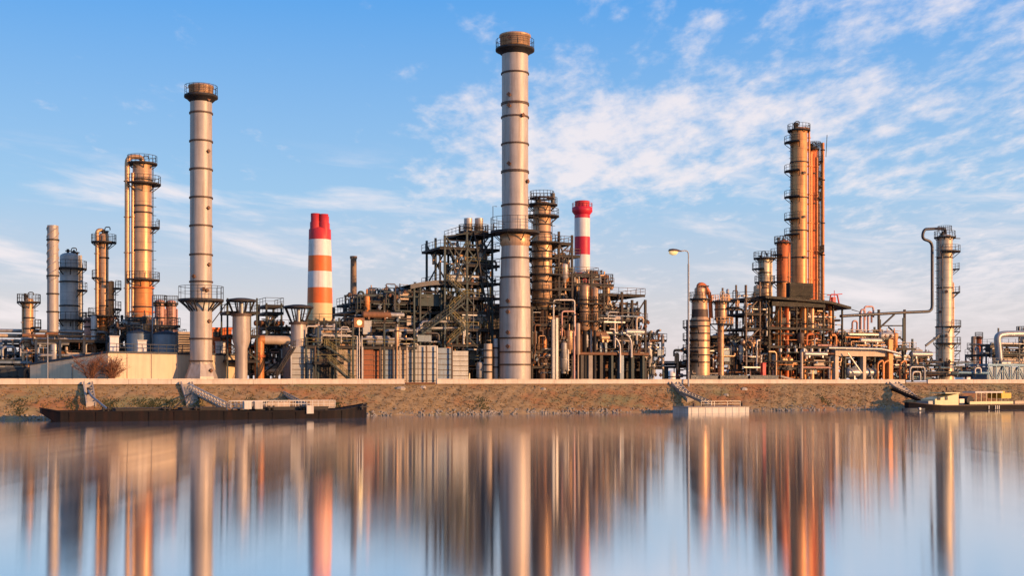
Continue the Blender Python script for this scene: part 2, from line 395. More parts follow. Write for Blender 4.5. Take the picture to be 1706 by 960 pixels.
# dry grass and rip-rap
def tufts(n, name, mat, seed, vr, ur, hh):
    r = random.Random(seed); mb = MB()
    for _ in range(n):
        u = r.uniform(*ur); v = r.uniform(*vr); z = GZ*(1+v/SL)+hnoise(u, v)*.7-.05
        for k in range(3):
            a = r.uniform(0, 6.28); w = r.uniform(.05, .14); h = hh*r.uniform(.4, 1.3); du, dv = math.cos(a)*w, math.sin(a)*w; lx, ly = r.uniform(-.2, .2), r.uniform(-.2, .1)
            mb.add([(u-du, v-dv, z), (u+du, v+dv, z), (u+lx, v+ly, z+h)], [(0, 1, 2)])
    o = mb.build(name, mat); o['kind'] = 'stuff'; return o
o = tufts(11000, 'dry_grass', 'grass', 3, (-8.2, -.5), (-85, 130), .20); tag(o, 'dry brown grass covering the sloping river bank', 'grass')
def green_patches():
    r = random.Random(8); mb = MB()
    for px, w in ((185, 14), (240, 22), (283, 16), (258, 10), (30, 12), (120, 9), (420, 8), (560, 10), (800, 8), (1370, 8), (330, 9)):
        cu = U(px, -6); ww = w*S(px, -6)
        for _ in range(int(w*14)):
            u = r.gauss(cu, ww*.6); v = r.uniform(-8.2, -4.8); z = GZ*(1+v/SL)+r.uniform(0, .55)
            a = r.uniform(0, 6.28); q = r.uniform(.07, .18)
            mb.add([(u-q, v, z), (u+q*.6, v-q*.8, z+q), (u+q*.1, v+q*.3, z+q*1.9)], [(0, 1, 2)])
    return mb.build('low_scrub', 'grass_green')
o = green_patches(); tag(o, 'low olive scrub in patches near the foot of the slope', 'scrub'); o['kind'] = 'stuff'
def riprap():
    r = random.Random(5); mb = MB()
    for _ in range(2600):
        u = r.uniform(-85, 130); v = -SL-.2+abs(r.gauss(0, .75)); q = r.uniform(.09, .24)
        if r.random() < .35: q *= .6
        z = GZ*(1+v/SL)+.05
        p = [(u+q*math.cos(t+r.uniform(-.3, .3))*r.uniform(.7, 1.2)*(1 if k == 0 else .6), v+q*math.sin(t)*r.uniform(.7, 1.2)*(1 if k == 0 else .6), z+(-.15 if k == 0 else q*r.uniform(.6, 1.1))) for k in (0, 1) for t in (0, 1.26, 2.5, 3.8, 5.0)]
        mb.add(p, [(5, 6, 7, 8, 9)]+[(i, (i+1) % 5, 5+(i+1) % 5, 5+i) for i in range(5)])
    return mb.build('rip_rap', 'stone')
o = riprap(); tag(o, 'pale rip-rap stones along the waterline', 'stones'); o['kind'] = 'stuff'

# ================================================================== BUILDERS
def platform(t, cu, cv, z, ri, ro, a0, a1, mat='dark_steel', rmat='dark_steel', th=.22, h=1.2):
    mb = MB().arc(cu, cv, z-th, z, ri, ro, a0, a1)
    n = max(2, int((a1-a0)/45))
    for i in range(n+1):
        a = R(a0+(a1-a0)*i/n); c, q = math.cos(a), math.sin(a)
        mb._bar((cu+ri*c, cv+ri*q, z-th-(ro-ri)*.8), (cu+ro*.97*c, cv+ro*.97*q, z-th), .13)
    d = mb.build('platform', mat, t)
    MB().arcrail(cu, cv, z, ro-.06, a0, a1, h).build('railing', rmat, d)
    return d
def ladder(t, cu, cv, r, ang, z0, z1, mat='dark_steel', cage=True):
    mb = MB(); a = R(ang); c, q = math.cos(a), math.sin(a); d = r+.2
    px_, py_ = -q*.27, c*.27
    for s in (-1, 1): mb._bar((cu+c*d+s*px_, cv+q*d+s*py_, z0), (cu+c*d+s*px_, cv+q*d+s*py_, z1), .07)
    n = int((z1-z0)/.6)
    for i in range(n): zz = z0+.6*i; mb._bar((cu+c*d-px_, cv+q*d-py_, zz), (cu+c*d+px_, cv+q*d+py_, zz), .05)
    if cage:
        for i in range(int((z1-z0-2)/1.5)):
            mb.arc(cu+c*(d+.2), cv+q*(d+.2), z0+2+i*1.5, z0+2.04+i*1.5, .32, .35)
    return mb.build('ladder', mat, t)
def dome(r, z, flat=.45): return [(r*math.cos(a), z+r*flat*math.sin(a)) for a in (0, .35, .7, 1.05, 1.35, 1.53)]
def column(name, label, cat, px, w, yt, v, mat, sect=None, rings=(), plats=(), pipes=(), lad=None, top='dome', ring_mat='dark_steel', hood=False, lower=None, manholes=(), group=None, n=24, rails='dark_steel'):
    """upright vessel: sect = [(width px, y), ...] from the ground up; plats = (y, a0, a1, reach m); pipes = (dx px, dv m, r px, ytop, ybot, gooseneck)"""
    u, s = U(px, v), S(px, v); zt = Z(yt, px, v); t = thing(name, label, cat, u, v, GZ, group)
    zz = lambda y: GZ if y is None else Z(y, px, v)
    sect = sect or [(w, None), (w, yt)]
    def rad(z):
        q = [(ww*s/2, zz(y)) for ww, y in sect]
        for (r0, z0), (r1, z1) in zip(q[:-1], q[1:]):
            if z0 <= z <= z1: return r0+(r1-r0)*(z-z0)/max(1e-6, z1-z0)
        return q[-1][0]
    prof = [(ww*s/2, zz(y)) for ww, y in sect]
    if top == 'dome': prof += dome(prof[-1][0], prof[-1][1])[1:]
    if lower:                                   # a lower shell section of another colour
        ysp, m2 = lower; zs = zz(ysp)
        lo = [p for p in prof if p[1] < zs]+[(rad(zs), zs)]; hi = [(rad(zs), zs)]+[p for p in prof if p[1] > zs]
        MB().lathe(u, v, lo, n).build('skirt', m2, t); MB().lathe(u, v, hi, n).build('shell', mat, t)
    else: MB().lathe(u, v, prof, n).build('shell', mat, t)
    for y in rings:
        z = zz(y); r = rad(z); MB().arc(u, v, z-.11, z+.11, r-.05, r+.13).build('stiffening_ring', ring_mat, t)
    for y, a0, a1, ext in plats:
        z = zz(y); r = rad(z); platform(t, u, v, z, r+.03, r+ext, a0, a1, rmat=rails)
    for dx, dv, rp, y0, y1, goose in pipes:
        r = rp*s; za, zb = zz(y0), zz(y1); pu, pv = u+dx*s, v+dv
        pts = [(pu, pv, zb), (pu, pv, za)]
        if goose: pts = [(pu, pv, zb), (pu, pv, za), (u, v, za), (u, v, zt-.1)]
        mb = MB().tube(pts, r, 10, bend=r*3)
        for k in range(int((za-zb)/6)): mb.arc(pu, pv, zb+4+k*6, zb+4.12+k*6, r*.6, r+.16)
        mb.build('pipe', mat if isinstance(goose, bool) else goose, t)
    if lad: ladder(t, u, v, rad(zz(lad[2])), lad[0], zz(lad[1]), zz(lad[2]), cage=True)
    for dx, y, q in manholes:
        z = zz(y); r = rad(z); a = math.asin(max(-.95, min(.95, dx*s/r)))
        # direction towards the viewer, turned by a
        vx = W(u, v, 0); th = math.atan2(-vx.y, -vx.x)-A+a; c, sn = math.cos(th), math.sin(th)
        MB().cyl((u+c*(r-.1), v+sn*(r-.1), z), (u+c*(r+.28), v+sn*(r+.28), z), q, n=12).build('manhole', 'brown_steel', t)
    return t
def vents(t, u, v, z, s, mat='dark_steel', n=2, seed=0):
    """small nozzles, davit and pipe loops that crown a column"""
    r = random.Random(seed)
    mb = MB().tube([(u-1.2*s, v, z), (u-1.2*s, v, z+11*s), (u+7*s, v, z+11*s), (u+7*s, v, z+6*s)], .09, 6, .5); mb.build('davit', mat, t)
    for _ in range(n):
        a = r.uniform(-8, 8)*s; q = r.uniform(.12, .24); h = r.uniform(4, 10)*s
        MB().cyl((u+a, v-.3, z-.3), (u+a, v-.3, z+h), q, n=8).cyl((u+a, v-.3, z+h*.55), (u+a, v-.3, z+h*.55+.14), q*2, n=8).build('nozzle', mat, t)
def frame(t, posts, v0, v1, levels, mat='green_steel', rmat='dark_steel', braces=(), pw=.38, mid=False, deckmat='dark_steel', back=True):
    """steel frame: posts (px, ytop); levels (y, pxa, pxb, rail)"""
    rows = [v0, v1] if back else [v0]
    if mid: rows.insert(1, (v0+v1)/2)
    for px, yt in posts:
        u = U(px, v0)
        for vv in rows:
            h = pw/2; MB().box(u-h, u+h, vv-h, vv+h, GZ, Z(yt, px, v0)).build('post', mat, t)
    for y, a, b, rl in levels:
        ua, ub = U(a, v0), U(b, v0); z = Z(y, (a+b)/2, v0)
        mb = MB().box(ua, ub, v0-.3, v1+.3, z-.12, z)
        for vv in rows: mb.box(ua-.05, ub+.05, vv-.1, vv+.1, z-.46, z-.122)
        k = max(1, int((ub-ua)/4))
        for i in range(k+1): q = ua+(ub-ua)*i/k; mb.box(q-.08, q+.08, v0+.11, v1-.11, z-.40, z-.124)
        d = mb.build('deck', deckmat, t)
        if rl: MB().rail([(ua, v1+.2, z), (ua, v0-.22, z), (ub, v0-.22, z), (ub, v1+.2, z)], r=.036).build('railing', rl if isinstance(rl, str) else rmat, d)
    for xa, ya, xb, yb in braces:
        for vv in (rows[0], rows[-1]):
            ua, ub = U(xa, v0), U(xb, v0); MB()._bar((ua, vv, Z(ya, xa, v0)), (ub, vv, Z(yb, xb, v0)), .22).build('brace', mat, t)
def stair(t, a, b, width=1.1, mat='green_steel', rmat='yellow_rail'):
    """flight from a to b (u,v,z), running along u"""
    a, b = Vector(a), Vector(b); w = Vector((0, width, 0)); mb = MB(); n = max(3, int(abs(b.z-a.z)/.25))
    for q in (Vector((0, 0, 0)), w): mb._bar(a+q, b+q, .22)
    for i in range(n):
        p = a.lerp(b, (i+.5)/n); mb.box(p.x-.15, p.x+.15, p.y, p.y+width, p.z-.03, p.z+.03)
    s = mb.build('stair', mat, t); r = MB()
    for q in (Vector((0, -.05, 0)), w+Vector((0, .05, 0))): r.rail([a+q, b+q], 1.1, 1.2, .042)
    r.build('railing', rmat, s); return s
def drum(t, pu, v, z, L, r, mat, axis='u', name='drum', legs=True):
    mb = MB(); n = 14
    ax = Vector((1, 0, 0)) if axis == 'u' else Vector((0, 1, 0)); c = Vector((pu, v, z)); a, b = c-ax*L/2, c+ax*L/2
    mb.cyl(a, b, r, n=n, caps=False)
    for e, sg in ((a, -1), (b, 1)):
        mb.cyl(e, e+ax*sg*r*.3, r, r*.75, n, False).cyl(e+ax*sg*r*.3, e+ax*sg*r*.45, r*.75, r*.25, n)
    if legs:
        for f in (-.3, .3):
            q = c+ax*L*f; mb.box(q.x-.15, q.x+.15, q.y-r*.7, q.y+r*.7, z-r*1.5, z-r*.6)
    for f in (-.4, .4):
        q = c+ax*L*f; mb.cyl((q.x, q.y, z+r*.8), (q.x, q.y, z+r*1.5), r*.18, n=8)
    return mb.build(name, mat, t)
PIPES = ['pipe_grey', 'pipe_grey', 'pipe_pale', 'pipe_dark', 'rust', 'beige', 'golden', 'brown_steel', 'green_steel']
def clutter(t, px0, px1, yt, yb, v0, v1, seed, n_pipe=22, n_riser=10, n_vessel=4, n_drum=3, n_valve=5, n_panel=2, pal=PIPES, n_tray=2, rr=(.07, .26)):
    """equipment and pipework bolted inside a process unit"""
    r = random.Random(seed); pm = (px0+px1)/2; u0, u1 = U(px0, v0), U(px1, v0); z0, z1 = Z(yb, pm, v0), Z(yt, pm, v0); Lu, Lz = u1-u0, z1-z0
    ru = lambda a=0, b=1: u0+Lu*r.uniform(a, b)
    rv = lambda: r.uniform(v0, v1)
    rz = lambda a=0, b=1: z0+Lz*r.uniform(a, b)
    for _ in range(n_pipe):
        q = r.uniform(*rr); a, v, z = ru(0, .7), rv(), rz(.05, .95); L = Lu*r.uniform(.15, .6)
        pts = [(a, v, z)]; b = min(u1, a+L); pts.append((b, v, z)); k = r.random()
        dz = Lz*r.uniform(-.35, .35); z2 = min(z1, max(z0, z+dz))
        if k < .75: pts.append((b, v, z2))
        if k < .45: pts.append((min(u1, b+Lu*r.uniform(.05, .25)), v, z2))
        elif k < .6: pts.append((b, v+r.uniform(-2, 2), z2))
        if r.random() < .5: pts.insert(0, (a, v, min(z1, max(z0, z+Lz*r.uniform(-.4, .3)))))
        mb = MB().tube(pts, q, 8, bend=q*2.6)
        for k2 in range(r.randint(0, 2)):
            f = r.uniform(.1, .9); mb.cyl((a+(b-a)*f, v, z), (a+(b-a)*f+.12, v, z), q*1.5, n=8)
        mb.build('pipe', r.choice(pal), t)
    for _ in range(min(48, n_pipe)):
        q = r.uniform(.03, .07); a, v, z = ru(0, .85), v0+r.uniform(-.2, (v1-v0)*.7), rz(); L = Lu*r.uniform(.08, .4); h = Lz*r.uniform(.1, .45)*r.choice((1, -1)); z2 = min(z1, max(z0, z+h))
        MB().tube([(a, v, z2), (a, v, z), (min(u1, a+L), v, z)] if r.random() < .6 else [(a, v, z), (a, v, z2)], q, 5).build('conduit', r.choice(pal), t)
    for _ in range(n_riser):
        q = r.uniform(rr[0], rr[1]*1.15); a, v = ru(), rv(); zb = rz(0, .35); ze = rz(.5, 1.0); d = r.choice((-1, 1))*r.uniform(.6, 2.2)
        MB().tube([(a, v, zb), (a, v, ze), (min(u1, max(u0, a+d)), v, ze)]+([(min(u1, max(u0, a+d)), v, ze-r.uniform(.5, 2.5))] if r.random() < .6 else []), q, 8, bend=q*3).build('riser_pipe', r.choice(pal), t)
    for _ in range(n_vessel):
        q = r.uniform(.45, .95); a, v, zb = ru(.05, .95), rv(), rz(0, .5); h = min(z1-zb, r.uniform(2, 5))
        mb = MB().lathe(a, v, [(q*.5, zb-.6), (q*.5, zb), (q, zb+.25), (q, zb+h*.8)]+dome(q, zb+h*.8)[1:], 14)
        mb.arc(a, v, zb+h*.5, zb+h*.5+.14, q-.02, q+.09).cyl((a, v, zb+h*.8), (a, v, zb+h+.5), .12, n=6)
        mb.build('vessel', r.choice(['cladding', 'golden', 'cladding_grey', 'pipe_pale', 'orange_clad', 'brown_steel']), t)
    for _ in range(n_drum):
        drum(t, ru(.15, .85), rv(), rz(.1, .9), r.uniform(2.5, 5.5), r.uniform(.4, .75), r.choice(['cladding_grey', 'golden', 'cladding', 'rust', 'pipe_grey']))
    for _ in range(n_valve):
        a, v, z = ru(), v0-r.uniform(-.4, .3), rz(); q = r.uniform(.18, .3)
        MB().cyl((a, v, z-q*1.3), (a, v, z+q*1.3), q*.6, n=8).cyl((a-q, v, z), (a+q, v, z), q*.75, n=8).arc(a, v, z+q*1.3, z+q*1.3+.07, q*.8, q*1.1).build('valve', r.choice(['rust', 'brown_steel', 'dark_steel', 'blue_grey']), t)
    for _ in range(n_panel):
        a, v, z = ru(.05, .85), rv(), rz(.05, .7); w, h = r.uniform(1.2, 3), r.uniform(1, 2.4)
        MB().box(a, a+w, v, v+r.uniform(.6, 1.6), z, z+h).box(a-.05, a+w+.05, v-.05, v+1.65, z+h+.003, z+h+.1).build('equipment_box', r.choice(['panel_dark', 'panel_pale', 'panel_warm', 'blue_grey']), t)
    for _ in range(n_tray):
        z, v = rz(.2, .95), v0+r.uniform(-.1, .8); a = ru(0, .4); b = ru(.6, 1)
        mb = MB().box(a, b, v, v+.5, z, z+.06).box(a, b, v-.04, v-.003, z-.05, z+.2).box(a, b, v+.503, v+.54, z-.05, z+.2); mb.build('cable_tray', r.choice(['pipe_grey', 'green_steel', 'dark_steel']), t)

# ================================================================== CHIMNEYS
def stack_cap(t, u, v, zt, zb, r, ro, s):
    """gallery crown: collar, deck, railing"""
    MB().lathe(u, v, [(r*1.02, zb+.3), (r*1.14, zb+.5), (r*1.14, zt-.35), (r*1.2, zt-.3), (r*1.2, zt), (r*.95, zt), (r*.9, zt-1.4)], 32, False).build('collar', 'golden', t)
    MB().lathe(u, v, [(r*.98, zb-1.1), (ro*.92, zb-.35), (ro, zb-.3), (ro, zb+.05), (r*1.0, zb+.06)], 32, False).build('gallery', 'dark_steel', t)
    MB().arcrail(u, v, zb+.05, ro-.08, -180, 180, 1.5, .03).build('railing', 'dark_steel', t)
# tallest chimney
px, v = 858, 5; u, s = U(px, v), S(px, v); zz = lambda y: Z(y, px, v)
t = thing('chimney', 'tallest silver steel chimney with dark crown and a round gallery halfway', 'chimney', u, v)
R1, R2 = 22*s, 26*s
def rmain(y): return R1*1.0 if y < 410 else (R1+(R2-R1)*min(1, (y-410)/100))
MB().lathe(u, v, [(R2, GZ), (R2, zz(510)), (R1*1.03, zz(410)), (R1, zz(400)), (R1, zz(80))], 40).build('shaft', 'stack_steel', t)
for y in (123, 174, 196, 241, 287, 343, 431, 463, 513, 564, 587, 608):
    r = rmain(y); th = .2 if y in (174, 287) else .13
    MB().arc(u, v, zz(y)-th, zz(y)+th, r-.05, r+.16).build('stiffening_ring', 'brown_steel', t)
stack_cap(t, u, v, zz(59), zz(82), R1, 32.5*s, s)
platform(t, u, v, zz(386), R1+.02, 41*s, -180, 180, th=.4, h=2.3)
MB().lathe(u, v, [(R1+.02, zz(412)), (R1*1.12, zz(408)), (R1*1.16, zz(392)), (R1+.02, zz(390))], 32, False).build('collar', 'golden', t)
mb = MB().rail([(u-20*s, v-.5, zz(386)), (u-41*s, v-.5, zz(386))]); mb.tube([(u-40*s, v, zz(386)), (u-40*s, v, zz(346)), (u-33*s, v, zz(346))], .06, 5)
mb.build('davit', 'dark_steel', t)
MB().tube([(u+30*s, v-1, zz(386)), (u+30*s, v-1, zz(352)), (u+24*s, v-1, zz(350))], .06, 5).build('davit', 'dark_steel', t)
vx = W(u, v, 0); th0 = math.atan2(-vx.y, -vx.x)-A
for dx, y in ((-9, 162), (-9, 180), (-9, 276), (19, 304), (-11, 503), (-11, 521), (-11, 555), (-11, 578), (12, 196), (-8, 68)):
    z = zz(y); r = rmain(y); a = th0+math.asin(dx*s/r); c, q = math.cos(a), math.sin(a)
    mb = MB().cyl((u+c*(r-.1), v+q*(r-.1), z), (u+c*(r+.35), v+q*(r+.35), z), .34, n=4).cyl((u+c*(r+.35), v+q*(r+.35), z), (u+c*(r+.42), v+q*(r+.42), z), .42, n=4); mb.build('manhole', 'rust', t)
ladder(t, u, v, R1+.1, 95, zz(386), zz(85))
# left chimney
px, v = 335, 6; u, s = U(px, v), S(px, v); zz = lambda y: Z(y, px, v)
t = thing('chimney', 'tall silver steel chimney on a flared cone base at the left', 'chimney', u, v)
r = 18*s
MB().lathe(u, v, [(r, zz(608)), (r, zz(530)), (r*.99, zz(165)), (r*.99, zz(155))], 36).build('shaft', 'stack_steel', t)
MB().lathe(u, v, [(28*s, GZ), (27*s, zz(628)), (r*1.04, zz(606)), (r*1.04, zz(602))], 7, smooth=False).build('base_skirt', 'stack_steel', t)
for y in (189, 236, 283, 330, 377, 425, 470, 565, 602): MB().arc(u, v, zz(y)-.12, zz(y)+.12, r-.06, r+.14).build('stiffening_ring', 'brown_steel', t)
stack_cap(t, u, v, zz(143), zz(160), r*.97, 27.5*s, s)
platform(t, u, v, zz(499), r, 37*s, -180, 180, th=.35, h=2.0)
MB().lathe(u, v, [(r+.02, zz(519)), (r+.5, zz(502)), (r+.02, zz(501))], 30, False).build('collar', 'cladding_grey', t)
mb = MB()
for a in range(0, 360, 30): c, q = math.cos(R(a)), math.sin(R(a)); mb._bar((u+c*r, v+q*r, zz(519)), (u+c*36*s, v+q*36*s, zz(501)), .16)
mb.build('bracket', 'dark_steel', t)
vx = W(u, v, 0); th0 = math.atan2(-vx.y, -vx.x)-A
for dx, y in ((11, 168), (11, 254), (11, 348), (12, 442), (-11, 462), (4, 483), (9, 485), (12, 536), (12, 618)):
    z = zz(y); a = th0+math.asin(dx*s/r); c, q = math.cos(a), math.sin(a); rr_ = r if y < 606 else r*1.25
    MB().cyl((u+c*(rr_-.1), v+q*(rr_-.1), z), (u+c*(rr_+.3), v+q*(rr_+.3), z), .32, n=4).build('manhole', 'rust', t)
ladder(t, u, v, r, 95, zz(499), zz(163))
# slim far chimneys
t = column('chimney', 'slim grey chimney with spiral strakes near the left edge', 'chimney', 88, 18, 374, 23, 'stack_steel', sect=[(20, None), (18, 560), (18, 376)], rings=(560, 520, 490, 460, 400), top='flat')
u, s = U(88, 23), S(88, 23); mb = MB(); zA, zB = Z(470, 88, 23), Z(378, 88, 23)
for k in range(3):
    pts = []
    for i in range(37): a = i/36*4.5*math.pi+k*2.09; pts.append((u+9.3*s*math.cos(a), 23+9.3*s*math.sin(a), zA+(zB-zA)*i/36))
    mb.tube(pts, .08, 4)
mb.build('strake', 'stack_steel', t)
column('chimney', 'slim brown chimney beside the red and white banded chimney', 'chimney', 589, 11, 427, 40, 'stack_dark', sect=[(12, None), (11, 500), (10, 432), (12, 431), (12, 427)], rings=(500, 545), top='flat', ring_mat='brown_steel')
# banded chimney with four flues
px, v = 533, 70; u, s = U(px, v), S(px, v); zz = lambda y: Z(y, px, v)
t = thing('chimney', 'stout chimney in orange and white bands with a cluster of red flues', 'chimney', u, v)
rd = lambda y: (18.6+(y-400)*.022)*s
for ya, yb, mt in ((700, 506, 'cream_paint'), (506, 480, 'orange_paint'), (480, 453, 'white_paint'), (453, 427, 'orange_paint'), (427, 400, 'white_paint')):
    za = GZ if ya == 700 else zz(ya); MB().lathe(u, v, [(rd(min(ya, 560)), za), (rd(yb), zz(yb))], 32).build('band', mt, t)
MB().lathe(u, v, [(rd(400), zz(400)), (rd(400)*.98, zz(383)), (rd(400)*.8, zz(380))], 32).build('band', 'red_paint', t)
for a, dy in ((205, 0), (-65, 1), (25, 3), (115, 2)):
    c, q = math.cos(R(a)), math.sin(R(a)); fr = 9*s; cu, cv = u+c*9.6*s, v+q*9.6*s
    MB().lathe(cu, cv, [(fr, zz(398)), (fr, zz(372)), (fr*.86, zz(370)), (fr*.86, zz(357+dy)), (fr*.7, zz(357+dy)), (fr*.68, zz(364))], 18).build('flue', 'red_paint', t)
# crimson/white chimney
px, v = 970, 44; u, s = U(px, v), S(px, v); zz = lambda y: Z(y, px, v)
t = thing('chimney', 'crimson and white banded chimney with a flared red crown', 'chimney', u, v)
for ya, yb, mt in ((700, 487, 'white_paint'), (487, 455, 'crimson'), (455, 425, 'white_paint'), (425, 395, 'crimson'), (395, 364, 'white_paint'), (364, 336, 'crimson')):
    za = GZ if ya == 700 else zz(ya); MB().lathe(u, v, [(13*s, za), (13*s if yb > 340 else 11.5*s, zz(yb))], 28).build('band', mt, t)
MB().lathe(u, v, [(13*s, zz(358)), (17*s, zz(353)), (17*s, zz(346)), (13*s, zz(345))], 28, False).build('gallery', 'crimson', t)
MB().arcrail(u, v, zz(346), 16.8*s, -180, 180, .9).build('railing', 'red_paint', t)
MB().lathe(u, v, [(12*s, zz(340)), (12.4*s, zz(335.5)), (9*s, zz(335.5)), (9*s, zz(345))], 28, False).build('rim', 'red_paint', t)

# ================================================================== LEFT GROUP COLUMNS
t = column('process_column', 'short ochre column with a pipe loop on top at the far left edge', 'column', 48, 15, 500, 25, 'golden', rings=(530, 548), plats=((503, -180, 180, 1.1), (545, -60, 60, 1.2)), pipes=((-9, .3, 2, 506, None, False),), lad=(0, 600, 503))
vents(t, U(48, 25), 25, Z(498, 48, 25), S(48, 25), n=2, seed=1)
t = column('process_column', 'fat grey column with dark galleries beside the strake chimney', 'column', 116, 31, 428, 30, 'cladding_grey', rings=(470, 510), plats=((447, -180, 180, 1.2), (533, -180, 180, 1.2), (483, -50, 40, 1.3)), pipes=((17, -.2, 2.4, 425, None, False), (20, .4, 1.5, 440, None, False), (6, -1.9, 1.6, 535, None, False)), lad=(-20, 600, 430), top='dome')
vents(t, U(120, 30), 30, Z(424, 116, 30), S(116, 30), n=4, seed=2)
t = column('process_column', 'slender amber column with a grey riser pipe up its left side', 'column', 173, 15, 392, 28, 'golden', rings=(430, 470, 510), plats=((403, -180, 180, 1.3), (463, 150, 230, 1.2), (526, -180, 180, 1.8)), pipes=((-11, -.3, 3.2, 384, None, True),), lad=(150, 600, 392), lower=(530, 'orange_clad'))
vents(t, U(176, 28), 28, Z(389, 173, 28), S(173, 28), n=2, seed=3)
t = column('process_column', 'small rusty column leaning close to the slender amber one', 'column', 185.5, 9, 470, 27, 'orange_clad', rings=(500,), plats=((480, -70, 60, 1.2), (515, -70, 60, 1.2)), lad=(0, 600, 470))
column('storage_silo', 'small pink silo between the grey and the amber columns', 'silo', 147, 13, 532, 26, 'pink_clad', rings=(545, 560), plats=((533, -180, 180, .4),))
column('storage_silo', 'small pale silo right under the slender amber column', 'silo', 156, 9, 528, 24, 'pipe_pale', rings=(550,))
# the tall left column
px, v = 237, 24
t = column('process_column', 'tallest golden column of the left group with a gooseneck pipe', 'column', px, 31, 275, v, 'golden', sect=[(36, None), (35, 525), (31, 465), (31, 275)], rings=(300, 344, 355, 380, 418, 465, 480, 512), plats=((306, -150, 60, 1.5), (378, -40, 50, 1.3), (466, -160, 60, 1.3), (272, -180, 180, .9)), pipes=((-24, 0, 4.2, 262, None, True), (-16, -.6, 2.6, 290, None, False)), lad=(5, 600, 275), lower=(466, 'orange_clad'))
vents(t, U(240, v), v, Z(270, px, v), S(px, v), n=2, seed=4)
u, s = U(px, v), S(px, v)
for y in (480, 520):
    MB().arc(u, v, Z(y, px, v)-.1, Z(y, px, v)+.1, 18.5*s, 19.6*s).build('pipe', 'rust_red', t)
for k, (x, y) in enumerate(((266, 503), (285, 504))):
    column('storage_silo', ('left' if k == 0 else 'right')+' one of the twin pink vessels beside the tall golden column', 'silo', x, 17, y, 30, 'pink_clad', rings=(510, 530, 545), plats=((y+1, -180, 180, .35),), lad=(-100, 600, y), pipes=((9, -.5, 1.2, 515, None, False),), group='twin pink vessels')
# base frame of the left columns
t = thing('process_unit', 'dark steel base frame full of pipes under the tall golden column', 'process unit', U(225, 19), 19)
frame(t, [(193, 540), (215, 528), (240, 528), (262, 528), (283, 548)], 17, 27, [(541, 190, 300, True), (560, 190, 310, True), (580, 190, 310, True)], 'navy', braces=((193, 580, 215, 560), (240, 560, 262, 541)))
clutter(t, 192, 262, 520, 600, 16, 27, 21, 20, 12, 4, 2, 5, 3, rr=(.08, .25))
t = thing('process_unit', 'low jumble of grey pipes and pumps at the foot of the far left columns', 'process unit', U(90, 22), 22)
frame(t, [(60, 565), (100, 565), (140, 560), (178, 560)], 20, 28, [(566, 55, 185, True)], 'navy')
clutter(t, 20, 190, 556, 632, 20, 28, 22, 26, 12, 5, 4, 5, 3)
# louvred tanks on the roof line
def corr_tank(px, w, yt, v, label, mat):
    u, s = U(px, v), S(px, v); t = thing('storage_tank', label, 'tank', u, v); r = w*s/2; zt = Z(yt, px, v)
    prof = [(r, GZ)]; k = 0; z = GZ
    while z < zt-.3:
        prof += [(r+.06, z+.2), (r, z+.4)]; z += .4
    prof.append((r*.98, zt)); MB().lathe(u, v, prof, 28).build('shell', mat, t)
    MB().lathe(u, v, [(r*1.03, zt), (r*1.03, zt+.2), (r*.1, zt+.7)], 28).build('roof', 'navy', t)
    MB().arcrail(u, v, zt+.2, r*.98, -180, 180).build('railing', 'navy', t)
corr_tank(232, 40, 556, 15, 'left blue grey corrugated tank behind the cream building', 'blue_grey')
corr_tank(277, 42, 558, 13, 'right blue grey corrugated tank next to the left silver chimney', 'blue_grey')
t = thing('louvre_house', 'small grey plant house with dark louvres behind the left chimney', 'building', U(303, 13), 13)
u0, u1 = U(296, 12), U(322, 12); MB().box(u0, u1, 12, 17, GZ, Z(553, 305, 12)).build('wall', 'panel_warm', t)
mb = MB()
for i in range(9): zq = Z(558+i*4, 305, 12); mb.box(u0+.3, u1-.3, 11.85, 11.99, zq-.12, zq+.06)
mb.build('louvre', 'dark_steel', t)

# cream building, corner towards the river
C, L_, Rr = fromY(180, 180), fromY(50, 185), fromY(392, 197.5)
back = (Rr[0]-14, Rr[1]+20); back2 = (L_[0]+5, L_[1]+14)
hC = CAMH+48/F*180; hL = CAMH+28/F*185
t = thing('warehouse', 'low cream building with one orange sunlit wall behind the bare shrub', 'building', C[0], C[1])
MB().prism([L_, C, Rr, back, back2], GZ, [hL, hC, hC, hC, hL]).build('wall', 'wall_cream', t)
def edge(mb, a, b, za, zb, w=.25, h=.3):
    mb._bar((a[0], a[1], za), (b[0], b[1], zb), w)
mb = MB(); edge(mb, L_, C, hL+.1, hC+.1, .3); edge(mb, C, Rr, hC+.1, hC+.1, .3); mb.build('roof_edge', 'navy', t)
mb = MB().rail([(C[0], C[1], hC+.2), (Rr[0], Rr[1], hC+.2)], 1.2, 1.4, .05); mb.build('railing', 'navy', t)
dC = Vector((Rr[0]-C[0], Rr[1]-C[1])).normalized(); nC = Vector((dC.y, -dC.x))
mb = MB()
for f in (3.2, 7.4, 12, 17): q = Vector(C)+dC*f+nC*.09; mb.cyl((q.x, q.y, GZ), (q.x, q.y, hC), .07, n=6)
mb.build('downpipe', 'wall_cream', t)
mb = MB(); dL = Vector((C[0]-L_[0], C[1]-L_[1])).normalized(); nL = Vector((dL.y, -dL.x))
for f in (3.5, 8): q = Vector(L_)+dL*f+nL*.1; mb.cyl((q.x, q.y, GZ), (q.x, q.y, hL+.2), .08, n=6)
mb.build('downpipe', 'pipe_grey', t)
